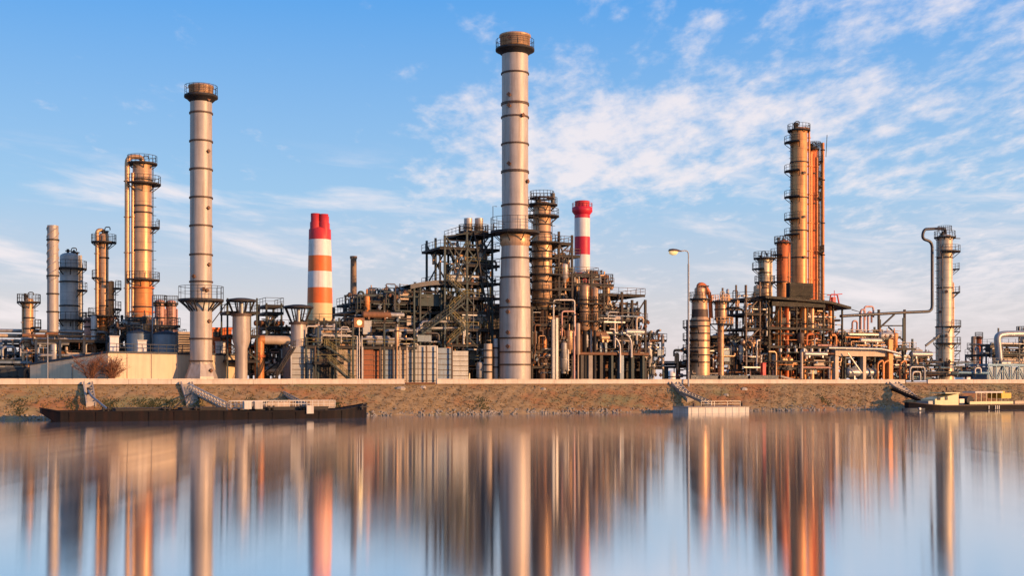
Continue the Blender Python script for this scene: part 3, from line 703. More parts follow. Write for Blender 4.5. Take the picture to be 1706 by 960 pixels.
for k, (x, y) in enumerate(((190, 562), (236, 569), (280, 571), (367, 571))):
    Y = 184+k*4.5; q = fromY(x, Y); s_ = Y/F; ztop = CAMH+(YH-y)*s_
    t2 = thing('roof_vent', ['leftmost square white vent on the cream building roof', 'square white vent on the cream roof below the tall golden column', 'square white vent beside the left silver chimney', 'square white vent right of the left silver chimney'][k], 'vent', q[0], q[1], hC-.2, 'white roof vents')
    w = 7*s_; MB().box(q[0]-w, q[0]+w, q[1]-w, q[1]+w, hC-.2, ztop).build('casing', 'white_paint', t2)
    MB().box(q[0]-w*1.12, q[0]+w*1.12, q[1]-w*1.12, q[1]+w*1.12, ztop+.003, ztop+.2).build('cap', 'pontoon', t2)
# pipe bridge at the left
v = 26; t = thing('pipe_bridge', 'dark blue pipe bridge crossing the left edge above the cream building', 'pipe rack', U(60, v), v)
posts = [(-30, 566), (10, 566), (55, 566), (100, 566), (145, 566), (185, 562)]
frame(t, posts, v, v+4, [(598, -40, 190, True), (574, -40, 190, True)], 'navy', 'navy', braces=((10, 598, 55, 574), (55, 598, 100, 574), (100, 598, 145, 574)))
for i, (y, dv, r, mt) in enumerate(((552, 1, .3, 'pipe_grey'), (560, 2, .35, 'beige'), (569, .6, .28, 'pipe_pale'), (570, 3, .22, 'pipe_grey'), (594, .7, .3, 'navy'), (594, 2, .3, 'pipe_dark'))):
    ua, ub = U(-45, v), U(180+i*9, v); z = Z(y, 80, v); MB().tube([(ua, v+dv, z), (ub, v+dv, z), (ub, v+dv, z-2.2)], r, 8, .8).build('pipe', mt, t)
clutter(t, -40, 55, 575, 632, v-4, v+6, 31, 12, 8, 3, 3, 4, 4, pal=['navy', 'pipe_dark', 'blue_grey', 'pipe_grey'])
v = 22; t = thing('equipment_shed', 'dark blue open shed with round fans at the left edge', 'shed', U(20, v), v)
u0, u1 = U(-30, v), U(49, v); MB().box(u0, u1, v, v+8, GZ, Z(612, 20, v)).build('wall', 'navy', t); MB().box(u0-.3, u1+.3, v-1, v+8.5, Z(606, 20, v), Z(602, 20, v)).build('roof', 'blue_grey', t)
for x in (8, 22, 36):
    q = P(x, 622, v-.3); MB().cyl((q[0], v-.35, q[2]), (q[0], v-.003, q[2]), .7, n=16).build('fan', 'pipe_dark', t)
# thin masts
def mast(px, yt, v, label, r=.06):
    u = U(px, v); mb = MB().cyl((u, v, GZ), (u, v, Z(yt, px, v)), r*1.4, r, 8); tag(mb.build('mast', 'lamp_steel', None, (u, v, GZ)), label, 'mast')
mast(79.5, 558, 1.6, 'thin steel mast in front of the cream wall left end', .07)
mast(254, 492, 14, 'thin dark mast between the tall golden column and pink vessels', .09)

# bare shrubs in front of the cream building
def shrub(px, w, yt, v, label, seed):
    r = random.Random(seed); u, s = U(px, v), S(px, v); H = Z(yt, px, v)-GZ
    t = thing('bare_shrub', label, 'shrub', u, v); mb = MB(); tw = MB()
    for i in range(15):
        a = r.uniform(0, 6.28); sp = r.uniform(.15, .62)*w*s*.9; h = H*r.uniform(.5, .92)
        p0 = Vector((u+r.uniform(-.4, .4), v+r.uniform(-.3, .3), GZ-.1)); p2 = Vector((u+math.cos(a)*sp, v+math.sin(a)*sp*.6, GZ+h)); p1 = p0.lerp(p2, .5)+Vector((-math.cos(a)*sp*.12, 0, h*.1))
        mb.tube([p0, p1, p2], .05, 5)
        for k in range(24):
            f = r.uniform(.2, 1); q = p0.lerp(p1, f*2) if f < .5 else p1.lerp(p2, f*2-1)
            e = q+Vector((r.gauss(0, .6), r.gauss(0, .5), r.uniform(.1, .95)))
            tw._bar(q, e, .024)
            for _ in range(2):
                g = q.lerp(e, r.uniform(.3, 1)); d = Vector((r.gauss(0, .28), r.gauss(0, .2), r.uniform(-.05, .4))); tw._bar(g, g+d, .02)
                w2 = .035; tw.add([g+d+Vector((-w2, 0, 0)), g+d+Vector((w2, 0, .02)), g+d+Vector((0, 0, .12))], [(0, 1, 2)])
    mb.build('stem', 'twig', t); tw.build('twigs', 'twig', t)
shrub(150, 62, 588, 1.8, 'leafless reddish shrub at the left part of the cream building corner', 1)
shrub(186, 44, 592, 1.6, 'smaller leafless reddish shrub in front of the orange sunlit wall', 2)

# ================================================================== FUNNELS RIGHT OF THE LEFT CHIMNEY
def funnel(px, v, yshell, ycrown, w, wc, narrow, label):
    u, s = U(px, v), S(px, v); zz = lambda y: Z(y, px, v); t = thing('vent_stack', label, 'vent stack', u, v)
    prof = [(narrow*s/2, GZ), (narrow*s/2, zz(582)), (w*s/2, zz(568)), (w*s/2, zz(yshell))] if narrow else [(w*s/2, GZ), (w*s/2, zz(yshell))]
    MB().lathe(u, v, prof, 28).build('shell', 'stack_steel', t)
    MB().arc(u, v, zz(yshell)-.2, zz(yshell)+.2, w*s/2-.05, w*s/2+.25).build('rim', 'brown_steel', t)
    mb = MB()
    for a in range(0, 360, 45):
        c, q = math.cos(R(a+15)), math.sin(R(a+15)); mb._bar((u+c*w*s*.46, v+q*w*s*.46, zz(yshell)), (u+c*wc*s*.46, v+q*wc*s*.46, zz(ycrown+3)), .17)
    mb.build('strut', 'dark_steel', t)
    MB().lathe(u, v, [(wc*s*.5, zz(ycrown+4)), (wc*s*.5, zz(ycrown+1)), (wc*s*.44, zz(ycrown)), (wc*s*.2, zz(ycrown-2))], 28).build('hood', 'dark_steel', t)
    MB().lathe(u, v, [(w*s*.13, zz(yshell-1)), (w*s*.13, zz(ycrown+5))], 16).build('inner_flue', 'pipe_grey', t)
    return t
funnel(402, 8, 525, 499, 29, 50, 20, 'silver vent stack with a strutted dark hood right of the left chimney')
funnel(497, 9.5, 539, 510, 25, 50, None, 'shorter silver vent stack with a strutted hood left of the banded chimney')
t = thing('access_tower', 'dark steel ladder tower around the hooded vent stack by the left chimney', 'steel tower', U(405, 10), 10)
frame(t, [(379, 497), (428, 497)], 9, 14, [(519, 377, 432, True), (558, 377, 432, True), (600, 377, 432, True)], 'green_steel', braces=((379, 558, 428, 600),), pw=.26)
MB()._bar((U(352, 9), 9, Z(540, 352, 9)), (U(379, 9), 9, Z(504, 379, 9)), .15).build('brace', 'dark_steel', t)
stair(t, (U(380, 14.5), 14.6, Z(600, 380, 14)), (U(424, 14.5), 14.6, Z(560, 424, 14)), 1)
t = thing('access_tower', 'dark open steel frame left of the shorter hooded vent stack', 'steel tower', U(458, 14), 14)
frame(t, [(444, 505), (469, 505)], 13, 19, [(508, 442, 472, True), (520, 442, 472, True), (545, 442, 500, True), (556, 442, 500, True), (600, 440, 490, True)], 'green_steel', braces=((444, 545, 469, 520), (469, 600, 444, 556)), pw=.28)
clutter(t, 442, 480, 525, 620, 13, 18, 41, 12, 8, 2, 2, 3, 1)
v = 10; t = thing('gas_duct', 'wide beige horizontal duct ending in a rust red elbow', 'duct', U(455, v), v)
za = Z(567, 455, v); s = S(455, v)
MB().cyl((U(437, v), v, za), (U(488, v), v, za), 7.5*s, n=20).build('barrel', 'beige', t)
MB().tube([(U(440, v), v, za), (U(432, v), v, za), (U(432, v), v, GZ)], 8*s, 14, 1.4).build('elbow', 'orange_clad', t)
MB().arc(U(432, v), v, Z(596, 432, v), Z(592, 432, v), 7.6*s, 10.5*s).build('flange', 'rust_red', t)
v = 15; t = thing('red_cabin', 'orange red plant cabin between the left chimney and its neighbour vent stack', 'cabin', U(368, v), v)
u0, u1 = U(349, v), U(386, v); MB().box(u0, u1, v, v+5, GZ, Z(549, 368, v)).build('wall', 'rust_red', t); MB().box(u0-.2, u1+.2, v-.2, v+5.2, Z(549, 368, v)+.003, Z(546, 368, v)).build('roof', 'orange_paint', t)
MB().box(u0+.6, u0+1.8, v-.05, v-.003, Z(562, 368, v), Z(553, 368, v)).build('window', 'glass_dark', t)
t = thing('process_unit', 'tangle of silver pipes and rust red pumps under the beige duct', 'process unit', U(440, 16), 16)
frame(t, [(420, 575), (440, 575), (462, 575), (485, 575)], 14, 20, [(576, 418, 490, True), (604, 418, 490, True)], 'dark_steel', pw=.25)
clutter(t, 416, 488, 570, 632, 12, 20, 42, 26, 12, 4, 3, 8, 2, pal=['pipe_pale', 'pipe_grey', 'rust_red', 'rust', 'beige', 'pink_clad', 'pipe_dark'])
MB().tube([(U(432, 12), 12, Z(628, 432, 12)), (U(470, 12), 12, Z(598, 470, 12))], .12, 6).build('pipe', 'dark_steel', t)

# ================================================================== CENTRE LEFT UNIT: heater row, deck, pipework
v = 7
t = thing('heater_house', 'long row of steel heater boxes with yellow railed deck and stair left of centre', 'heater row', U(600, v), v)
for xa, xb, mt, yt in ((484, 524, 'panel_pale', 578), (526, 560, 'panel_dark', 583), (562, 594, 'panel_warm', 583), (604, 622, 'panel_rust', 582), (622.5, 632, 'panel_rust', 585), (633, 641, 'panel_warm', 582), (641.5, 654, 'blue_grey', 582), (655, 665, 'panel_pale', 582), (665.5, 677, 'panel_warm', 580), (679, 696, 'panel_pale', 576), (697, 710, 'panel_pale', 576), (711, 727, 'panel_pale', 576), (729, 752, 'blue_grey', 580), (754, 780, 'panel_pale', 585)):
    ua, ub = U(xa, v), U(xb, v); zt = Z(yt, xa, v); hb = MB().box(ua, ub, v, v+7, GZ, zt).build('heater_box', mt, t); mb = MB()
    for k in range(6): zq = GZ+.5+k*(zt-GZ-.6)/6; mb.box(ua, ub, v-.12, v-.004, zq, zq+.09)
    mb.build('rib', 'brown_steel', hb)
for x in (485, 525, 561, 604, 633, 655, 666, 678, 710.5, 728, 753):
    u = U(x, v-.6); MB().box(u-.11, u+.11, v-.75, v-.5, GZ, Z(577, x, v)).build('buttress', rnd.choice(['green_steel', 'panel_warm', 'pipe_pale', 'pipe_grey', 'brown_steel']), t)
frame(t, [(510, 562), (530, 545), (560, 535), (588, 540), (640, 540), (690, 540)], v-.6, v+8, [(577, 509, 694, 'yellow_rail')], 'green_steel', pw=.3)
frame(t, [(526, 600), (556, 600)], v-2.2, v-.9, [(603, 524, 572, 'yellow_rail')], 'green_steel', pw=.2)
stair(t, (U(543, v-2), v-2.2, Z(577, 543, v-2)), (U(584, v-2), v-2.2, Z(604, 584, v-2)), 1.1)
stair(t, (U(551, v-4), v-3.5, Z(603, 551, v-4)), (U(592, v-4), v-3.5, GZ+.1), 1.1)
stair(t, (U(455, v-2), v-2, GZ+.1), (U(492, v-2), v-2, Z(579, 492, v-2)), .9, 'dark_steel', 'dark_steel')
t = thing('pipe_rack', 'low pipe rack with a flat dark roof deck under the banded chimney', 'pipe rack', U(540, 12), 12)
frame(t, [(512, 530), (526, 530), (540, 530), (565, 530), (590, 530)], 10, 18, [(535, 510, 595, True), (552, 510, 600, True)], 'green_steel', pw=.3, mid=True)
clutter(t, 510, 598, 536, 578, 9, 17, 51, 34, 14, 4, 4, 6, 3, pal=['pipe_pale', 'pipe_grey', 'beige', 'pipe_dark', 'green_steel', 'golden'])
t = thing('process_unit', 'broad cluttered pipe deck with air coolers right of the slim brown chimney', 'process unit', U(650, 14), 14)
frame(t, [(594, 505), (616, 505), (640, 498), (664, 495), (690, 480), (716, 470), (738, 470)], 10, 24, [(560, 590, 745, True), (541, 590, 745, True), (518, 592, 745, True), (503, 600, 745, True)], 'green_steel', mid=True, pw=.34, braces=((594, 541, 616, 518), (664, 560, 690, 541), (690, 541, 716, 518)))
clutter(t, 592, 745, 545, 580, 8, 22, 52, 46, 16, 6, 6, 8, 5)
clutter(t, 594, 745, 520, 548, 9, 22, 53, 34, 16, 5, 5, 6, 5, pal=['pipe_pale', 'green_steel', 'pipe_dark', 'pipe_grey', 'green_steel', 'rust'])
clutter(t, 645, 740, 474, 506, 9, 20, 55, 20, 40, 2, 2, 5, 1, pal=['green_steel', 'pipe_grey', 'pipe_dark', 'green_steel', 'brown_steel'], rr=(.06, .18))
clutter(t, 596, 700, 486, 520, 9, 22, 54, 22, 44, 2, 3, 5, 1, rr=(.06, .2), pal=['green_steel', 'pipe_grey', 'pipe_dark', 'green_steel', 'brown_steel'])
# long pale pipes across the front
for y, xa, xb, yd in ((536, 702, 774, 560), (547, 694, 772, 575), (565, 600, 690, 580), (551, 640, 700, 540)):
    MB().tube([P(xa, y+14, 8), P(xa, y, 8), P(xb, y, 8), P(xb, yd, 8)], .24, 8, .8).build('pipe', 'pipe_grey', t)
column('surge_drum', 'small copper coloured upright drum on the heater deck', 'vessel', 661, 7, 545, 6.2, 'golden', sect=[(3, None), (3, 578), (7, 574), (7, 546)], rings=(552,))
MB().box(U(592, 17), U(744, 17), 17, 23, Z(582, 660, 17), Z(528, 660, 17)).build('dark_backing', 'panel_dark', t)  # made-up box behind the pipes, added to read as the dark interior
MB().box(U(680, 17), U(744, 17), 17, 22, Z(527, 710, 17), Z(492, 710, 17)).build('dark_backing', 'navy', t)  # added backing, same dark filler higher up
MB().box(U(602, 16), U(679, 16), 16.2, 21, Z(527, 640, 16), Z(502, 640, 16)).build('dark_backing', 'green_steel', t)  # added backing, shuts the bright sky gaps between the pipes
t = thing('cooler_canopy', 'wide curved dark canopy above the centre left pipe deck', 'canopy', U(722, 13), 13)
ua, ub = U(684, 8), U(762, 8); mb = MB(); ps = []
for i in range(9):
    f = i/8; ps.append((ua+(ub-ua)*f, Z(483-9*math.sin(min(1, f*1.4)*1.57), 720, 8)))
poly = [(a, z) for a, z in ps]
for (a, z), (b, z2) in zip(poly[:-1], poly[1:]):
    mb.add([(a, 8, z), (b, 8, z2), (b, 15, z2), (a, 15, z), (a, 8, z+.8), (b, 8, z2+.8), (b, 15, z2+.8), (a, 15, z+.8)], [(0, 3, 2, 1), (4, 5, 6, 7), (0, 1, 5, 4), (2, 3, 7, 6)])
mb.build('roof', 'pipe_dark', t)
for x in (690, 700, 735, 752):
    for vv in (9, 14): u = U(x, 9); MB().box(u-.14, u+.14, vv-.14, vv+.14, GZ, Z(480, x, 9)).build('post', 'green_steel', t)
MB().box(U(694, 9), U(758, 9), 9.5, 14, Z(510, 720, 9), Z(490, 720, 9)).build('fan_box', 'green_steel', t)
# flood-light mast with three slim poles
v = 1.8; t = thing('floodlight_mast', 'floodlight mast of three slim poles with one glowing lamp', 'floodlight', U(598.5, v), v)
for x, y in ((595, 560), (598.5, 545), (603, 560)): MB().cyl((U(x, v), v, GZ), (U(x, v), v, Z(y, x, v)), .11, .08, 8).build('pole', 'pipe_pale', t)
q = P(598, 538, v); mb = MB().box(q[0]-.85, q[0]+.85, v-.15, v+.35, q[2]-.75, q[2]+.8); mb.build('head', 'rust', t)
MB().cyl((q[0], v-.28, q[2]), (q[0], v-.153, q[2]), .42, n=16).build('lamp', 'flood_lens', t)
pl = bpy.data.lights.new('flood', 'POINT'); pl.energy = 30; pl.color = (1, .6, .25); pl.shadow_soft_size = .3
po = bpy.data.objects.new('flood_light', pl); scene.collection.objects.link(po); po.parent = t; po.location = (q[0]-ORG[t.name][0], -1.2, q[2]-GZ)

# ================================================================== OPEN STEEL TOWER LEFT OF THE TALLEST CHIMNEY
v = 8; t = thing('steel_tower', 'open green steel tower with cross bracing just left of the tallest chimney', 'steel tower', U(780, v), v)
frame(t, [(741, 392), (778, 384), (820, 386), (834, 470)], v, v+9, [(388, 772, 826, True), (413, 733, 832, True), (441, 776, 832, 'yellow_rail'), (470, 733, 832, True), (495, 745, 832, 'yellow_rail'), (520, 745, 832, True), (548, 745, 832, 'yellow_rail'), (574, 745, 832, True), (604, 770, 808, 'yellow_rail')], 'green_steel', mid=True, pw=.34,
      braces=((741, 470, 778, 400), (741, 400, 778, 470), (778, 441, 820, 388), (820, 470, 778, 413), (778, 520, 741, 480), (820, 548, 778, 495), (778, 548, 820, 500), (741, 574, 778, 525), (820, 604, 778, 560)))
for x in (790, 806): MB()._bar(P(x, 386, v-.3), P(818, 560, v-.3), .2).build('brace', 'dark_steel', t)
for a, b in (((741, 394), (800, 386)), ((744, 396), (775, 440)), ((760, 470), (786, 392)), ((741, 520), (766, 470)), ((818, 400), (780, 470)), ((800, 470), (818, 520))):
    MB()._bar(P(*a, v-.2), P(*b, v-.2), .17).build('brace', 'green_steel', t)
for k in range(4):
    ya, yb = 574-k*27, 548-k*27; xa, xb = (748, 775) if k % 2 == 0 else (775, 748)
    stair(t, (U(xa, v-1.4), v-1.5, Z(ya, xa, v-1.4)), (U(xb, v-1.4), v-1.5, Z(yb, xb, v-1.4)))
stair(t, (U(702, v-1), v-1.5, Z(557, 702, v-1)), (U(772, v-1), v-1.5, Z(505, 772, v-1)), 1, 'green_steel', 'green_steel')
clutter(t, 742, 832, 400, 480, v, v+8, 61, 14, 14, 2, 2, 6, 1, n_tray=3)
clutter(t, 742, 834, 480, 632, v, v+10, 62, 50, 24, 7, 6, 10, 5, n_tray=4)
MB().box(U(745, 16), U(834, 16), 16.2, 22, GZ, Z(505, 790, 16)).build('casing', 'panel_dark', t)  # opaque dark box added behind the tower as its dark interior
for k, (x, w) in enumerate(((780, 14), (798, 14))):
    column('vent_pipe', ['left','right'][k]+' one of the two silver vent pipes atop the green steel tower', 'vent', x, w, 363, v+8, 'cladding', sect=[(w*.65, None), (w*.65, 390), (w, 389), (w, 364)], rings=(380, 430, 470), plats=((386, -180, 180, 1.0),), top='flat', group='vent pipes on the green tower')
column('process_vessel', 'cream ribbed upright tank at the foot of the green steel tower', 'vessel', 813, 14, 573, 5.2, 'beige', rings=(584, 596, 608, 620), top='flat', n=20)
column('process_vessel', 'slim grey green upright tank touching the tallest chimney base', 'vessel', 826, 8, 566, 6, 'panel_pale', rings=(580, 596, 612), top='dome', n=16)

# ================================================================== COLUMN AND STAIR TOWER RIGHT OF THE TALLEST CHIMNEY
v = 10.5
t = column('process_column', 'golden column wrapped in stairs just right of the tallest chimney', 'column', 903, 30, 342, v, 'golden', sect=[(20, None), (20, 516), (34, 509), (34, 395), (30, 390), (30, 342)], rings=(375, 388, 420, 445, 470, 500), plats=((341, -180, 180, 1.2), (360, -180, 180, 1.5), (405, -180, 180, 1.7), (432, 100, 300, 1.9), (458, -180, 180, 1.7), (484, 100, 300, 1.9), (505, -180, 180, 1.7)), lad=(-30, 505, 342), lower=(515, 'brown_steel'))
vents(t, U(900, v), v, Z(340, 903, v), S(903, v), 'dark_steel', 6, 7)
MB().arcrail(U(903, v), v, Z(330, 903, v), 20*S(903, v), -180, 180).build('railing', 'dark_steel', t)
MB().arc(U(903, v), v, Z(331.5, 903, v), Z(330, 903, v), 10*S(903, v), 20.5*S(903, v)).build('platform', 'brown_steel', t)
MB().box(U(919, v), U(923, v), v-.4, v+.4, Z(346, 920, v), Z(322, 920, v)).build('equipment_box', 'pipe_dark', t)
v = 9; t = thing('stair_tower', 'dark steel stair tower with curved landings right of the tallest chimney', 'steel tower', U(920, v), v)
frame(t, [(886, 512), (931, 386), (953, 392)], v, v+11, [(404, 924, 954, True), (425, 924, 966, True), (457, 924, 955, 'yellow_rail'), (480, 924, 955, True), (512, 884, 958, True), (540, 884, 960, True), (585, 886, 960, True), (610, 886, 960, True)], 'dark_steel', 'brown_steel', mid=True, pw=.36,
      braces=((931, 500, 953, 405), (931, 405, 953, 457), (931, 520, 953, 565), (931, 425, 953, 405)))
for k, (ya, yb) in enumerate(((512, 485), (485, 457), (457, 430), (430, 404))):
    stair(t, (U(884, v+5), v+5, Z(ya, 884, v)), (U(908, v+5), v+5, Z(yb, 908, v)), 1.2, 'dark_steel', 'brown_steel')
BRN = ['rust', 'brown_steel', 'golden', 'beige', 'pipe_pale', 'pipe_grey', 'pipe_dark', 'green_steel', 'rust', 'blue_grey']
clutter(t, 922, 956, 410, 520, v, v+10, 71, 16, 16, 3, 2, 6, 1, pal=BRN)
clutter(t, 888, 958, 515, 625, v-.8, v+3, 73, 10, 22, 4, 3, 8, 3, pal=BRN, rr=(.06, .2))
clutter(t, 886, 960, 515, 632, v, v+10, 72, 44, 22, 8, 6, 12, 4, pal=BRN)
for xs, pm_ in (((922, 957, 500, 545), 'pipe_pale'), ((936, 958, 519, 560), 'pink_clad')):
    MB().tube([P(xs[0], xs[3], v-.9), P(xs[0], xs[2], v-.9), P(xs[1], xs[2], v-.9), P(xs[1], xs[3], v-.9)], .17, 8, .5).build('pipe', pm_, t)
MB().box(U(887, 19), U(960, 19), 21, 26, GZ, Z(515, 920, 19)).build('casing', 'brown_steel', t)  # added filler box, keeps the depth behind the stairs dark
# pale concrete portal posts in front
for k, (x, w, y) in enumerate(((922, 5, 532), (927.5, 4, 530))):
    u = U(x, 3.2); h = w*S(x, 3.2)/2; mb = MB().box(u-h, u+h, 3, 3+h*2, GZ, Z(y, x, 3.2)); mb.box(u-h*1.4, u+h*1.4, 2.9, 3.1+h*2, GZ, GZ+.6)
    tag(mb.build('concrete_post', 'panel_pale' if k == 0 else 'pipe_grey', None, (u, 3.2, GZ)), ['left', 'right'][k]+' one of the paired pale posts right of the tallest chimney', 'post', 'paired pale posts')
column('vent_pipe', 'short thick cream pipe standing before the right hand process block', 'vent', 963, 7, 538, 4.5, 'beige', sect=[(3, None), (3, 592), (7, 590), (7, 540)])
column('vent_pipe', 'thin pink standpipe beside the thick cream pipe', 'vent', 956.5, 3.5, 552, 4.2, 'pink_clad', top='flat', n=10)

# ================================================================== RIGHT-CENTRE PROCESS BLOCK
v = 10; t = thing('process_unit', 'large brown process block with stepped steel decks under the crimson banded chimney', 'process unit', U(1020, v), v)
frame(t, [(958, 470), (985, 450), (1006, 470), (1036, 487), (1053, 500), (1075, 500)], v, v+14, [(456, 956, 996, True), (473, 958, 1022, True), (490, 1000, 1074, True), (518, 958, 1022, True), (532, 1000, 1078, True), (562, 960, 1078, True), (592, 958, 1080, True), (614, 960, 1080, True)], 'dark_steel', 'brown_steel', mid=True, pw=.4, deckmat='dark_steel',
      braces=((1036, 562, 1075, 500), (1006, 532, 1036, 490), (1053, 592, 1075, 540), (958, 562, 985, 518)))
clutter(t, 957, 1020, 450, 520, v, v+12, 81, 22, 24, 6, 3, 10, 3, pal=BRN)
clutter(t, 1000, 1074, 500, 565, v, v+12, 82, 26, 20, 6, 4, 10, 3, pal=BRN)
clutter(t, 956, 1080, 520, 600, v-1, v+12, 83, 46, 28, 10, 6, 14, 4, pal=BRN)
MB().box(U(962, 22), U(1072, 22), 23, 28, GZ, Z(545, 1020, 22)).build('casing', 'rust', t)  # backing box added so the block looks dense and dark inside
clutter(t, 958, 1078, 500, 600, v-.5, v+6, 84, 5, 26, 6, 4, 10, 4, pal=BRN, rr=(.06, .2))
for x, y in ((1012, 520), (1028, 530), (1046, 512), (1060, 545)):
    MB()._bar(P(x, y+40, v-.3), P(x+16, y, v-.3), .14).build('brace', 'dark_steel', t)
MB().box(U(1010, 22), U(1066, 22), 22, 25, Z(545, 1030, 22), Z(512, 1030, 22)).build('casing', 'dark_steel', t)  # another added dark backing, blocks the sky behind the decks
MB().box(U(962, 22), U(1008, 22), 22, 26, Z(545, 1000, 22), Z(490, 1000, 22)).build('casing', 'brown_steel', t)  # added backing as well, fills the left half with dark
# concrete table with stout legs at the base
for x in (968, 982, 1000, 1018, 1034, 1052, 1070):
    u = U(x, v-1.5); w = rnd.choice((.2, .3, .55, .4)); MB().box(u-w, u+w, v-2, v-.9, GZ, Z(592, x, v-1.5)).build('plinth', rnd.choice(['panel_dark', 'panel_warm', 'concrete', 'blue_grey', 'green_steel']), t)
MB().box(U(957, v-1.5), U(1078, v-1.5), v-2.3, v-.6, Z(592, 1018, v-1.5)+.003, Z(588, 1018, v-1.5)).build('beam', 'rust', t)
for x, y0, y1 in ((1033, 566, 622), (1052, 560, 596)):
    MB().tube([P(x, y1, v-2.6), P(x, y0+10, v-2.6), P(x-5, y0, v-2.6), P(x-9, y0-2, v-2.6)], .2, 8, .8).build('pipe', 'pipe_pale', t)
for k, (x, w, y) in enumerate(((974, 18, 478), (991, 13, 482))):
    column('process_column', ['stout', 'thinner'][k]+' golden vessel high in the brown process block', 'column', x, w, y, 8.6-k*.3, 'golden', sect=[(w*.4, None), (w*.4, 552), (w, 547), (w, y)], rings=(500, 520), plats=((506, -180, 0, 1.0), (535, -180, 0, 1.0)), lad=(-60, 545, y), lower=(551, 'dark_steel'), n=18)
for k, (x, y) in enumerate(((990, 452), (1008, 458))):
    column('exhaust_hood', ['left', 'right'][k]+' rusty exhaust nozzle on the roof of the brown process block', 'vent', x, 9, y, 18, 'rust', sect=[(9, None), (9, y+16), (14, y+14), (14, y+3), (10, y)], plats=((y+10, -180, 180, .8),), n=14, top='flat')
q = P(1007, 563, 8); drum(thing('pressure_drum', 'small bright gold horizontal drum on the front of the brown block', 'vessel', q[0], 8, q[2]), q[0], 8, q[2], 1.6, .55, 'golden', 'u', 'shell')
v = 14; t = thing('process_unit', 'small dark tower of valves and pipes at the right end of the brown block', 'process unit', U(1094, v), v)
frame(t, [(1083, 552), (1105, 560)], v, v+6, [(566, 1081, 1110, True), (590, 1081, 1108, True), (612, 1081, 1110, True)], 'green_steel', pw=.3, braces=((1083, 612, 1105, 590),))
clutter(t, 1081, 1108, 550, 632, v-1, v+5, 91, 16, 14, 4, 1, 8, 1, pal=['green_steel', 'pipe_dark', 'rust', 'pipe_grey', 'beige'])
v = 22; t = thing('pipe_bridge', 'low dark pipe bridge joining the brown block to the banded reactor', 'pipe rack', U(1128, v), v)
for dv, y, r in ((0, 607, .32), (1, 612, .25), (.5, 603, .14)): MB().tube([P(1090, y, v+dv), P(1170, y, v+dv)], r, 8).build('pipe', 'pipe_dark', t)
for x in (1112, 1132): MB().box(U(x, v)-.15, U(x, v)+.15, v-.1, v+1.2, GZ, Z(612, x, v)).build('post', 'green_steel', t)
v = 20; t = thing('red_pump', 'small red pump with a bent pipe in the gap behind the street lamp', 'pump', U(1132, v), v)
q = P(1132, 626, v); MB().cyl((q[0]-.6, v, q[2]), (q[0]+.7, v, q[2]), .42, n=12).box(q[0]-.7, q[0]+.8, v-.4, v+.4, GZ, GZ+.4).build('body', 'red_paint', t); MB().tube([(q[0]-.5, v, q[2]), (q[0]-.5, v, q[2]+1.1), (q[0]+.9, v, q[2]+1.1)], .16, 8, .3).build('pipe', 'rust_red', t)

# ================================================================== STREET LAMP
v = -.9; t = thing('street_lamp', 'tall curved street lamp with a warm lens on the river bank', 'street lamp', U(1147, v), v, GZ-.5)
q = P(1147, 650, v); top = P(1147, 417, v); s = S(1147, v)
MB().tube([(q[0], v, GZ-.6), (q[0], v, Z(440, 1147, v))], .17, 10).build('pole', 'lamp_steel', t)
MB().tube([(q[0], v, Z(441, 1147, v)), (q[0], v, top[2]), (U(1133, v), v, Z(418.5, 1133, v))], .11, 10, 2.0).build('arm', 'lamp_steel', t)
a, b = U(1114, v), U(1136, v); zl = Z(420, 1125, v)
mb = MB(); n = 12; ps = []
for i, (f, r) in enumerate(((0, .12), (.06, .42), (.3, .55), (.6, .5), (.85, .3), (1, .14))):
    for k in range(n):
        an = math.pi*k/(n-1); ps.append((a+(b-a)*f, v-r*math.cos(an), zl+.12+r*.95*math.sin(an)*.9))
mb.add(ps, [(j*n+i, j*n+i+1, (j+1)*n+i+1, (j+1)*n+i) for j in range(5) for i in range(n-1)]+[(j*n, (j+1)*n, (j+1)*n+n-1, j*n+n-1) for j in range(5)], True); hd = mb.build('lamp_head', 'brown_steel', t)
mb = MB(); ps = []
for i, (f, r) in enumerate(((.02, .1), (.1, .38), (.3, .48), (.55, .42), (.7, .1))):
    for k in range(n):
        an = math.pi*k/(n-1); ps.append((a+(b-a)*f, v-r*math.cos(an), zl+.10-r*1.5*math.sin(an)))
mb.add(ps, [(j*n+i, (j+1)*n+i, (j+1)*n+i+1, j*n+i+1) for j in range(4) for i in range(n-1)], True); mb.build('lens', 'lamp_lens', t)

# ================================================================== REACTOR PAIR
v = 10
t = column('reactor', 'fat ribbed golden reactor with a rusty neck behind the street lamp', 'reactor', 1166, 33, 482, v, 'golden', sect=[(33, None), (33, 535), (27, 528), (25, 500), (18, 490), (18, 482)], rings=(500, 535, 544, 556, 568, 580, 592, 604), plats=((498, -180, 180, .8), (545, 130, 230, 1.4), (566, 130, 230, 1.4), (585, 130, 230, 1.4), (600, 130, 230, 1.4)), lad=(180, 620, 500), lower=(533, 'golden'))
u, s = U(1166, v), S(1166, v); zz = lambda y: Z(y, 1166, v)
MB().lathe(u, v, [(14*s, zz(530)), (13.4*s, zz(516))], 24).build('neck_band', 'brown_steel', t)
MB().tube([(u-3*s, v, zz(486)), (u-3*s, v, zz(474)), (u+8*s, v, zz(474)), (u+20*s, v, zz(490)), (u+22*s, v, zz(530))], .42, 10, 1.2).build('pipe', 'rust_red', t)
for i in range(5): a = -8+i*4; MB().tube([(u+a*s, v-.6, zz(492)), (u+a*s, v-.6, zz(477+i % 2*4)), (u+(a+6)*s, v-.6, zz(477+i % 2*4))], .16, 6, .3).build('pipe', rnd.choice(['brown_steel', 'pink_clad', 'pipe_grey']), t)
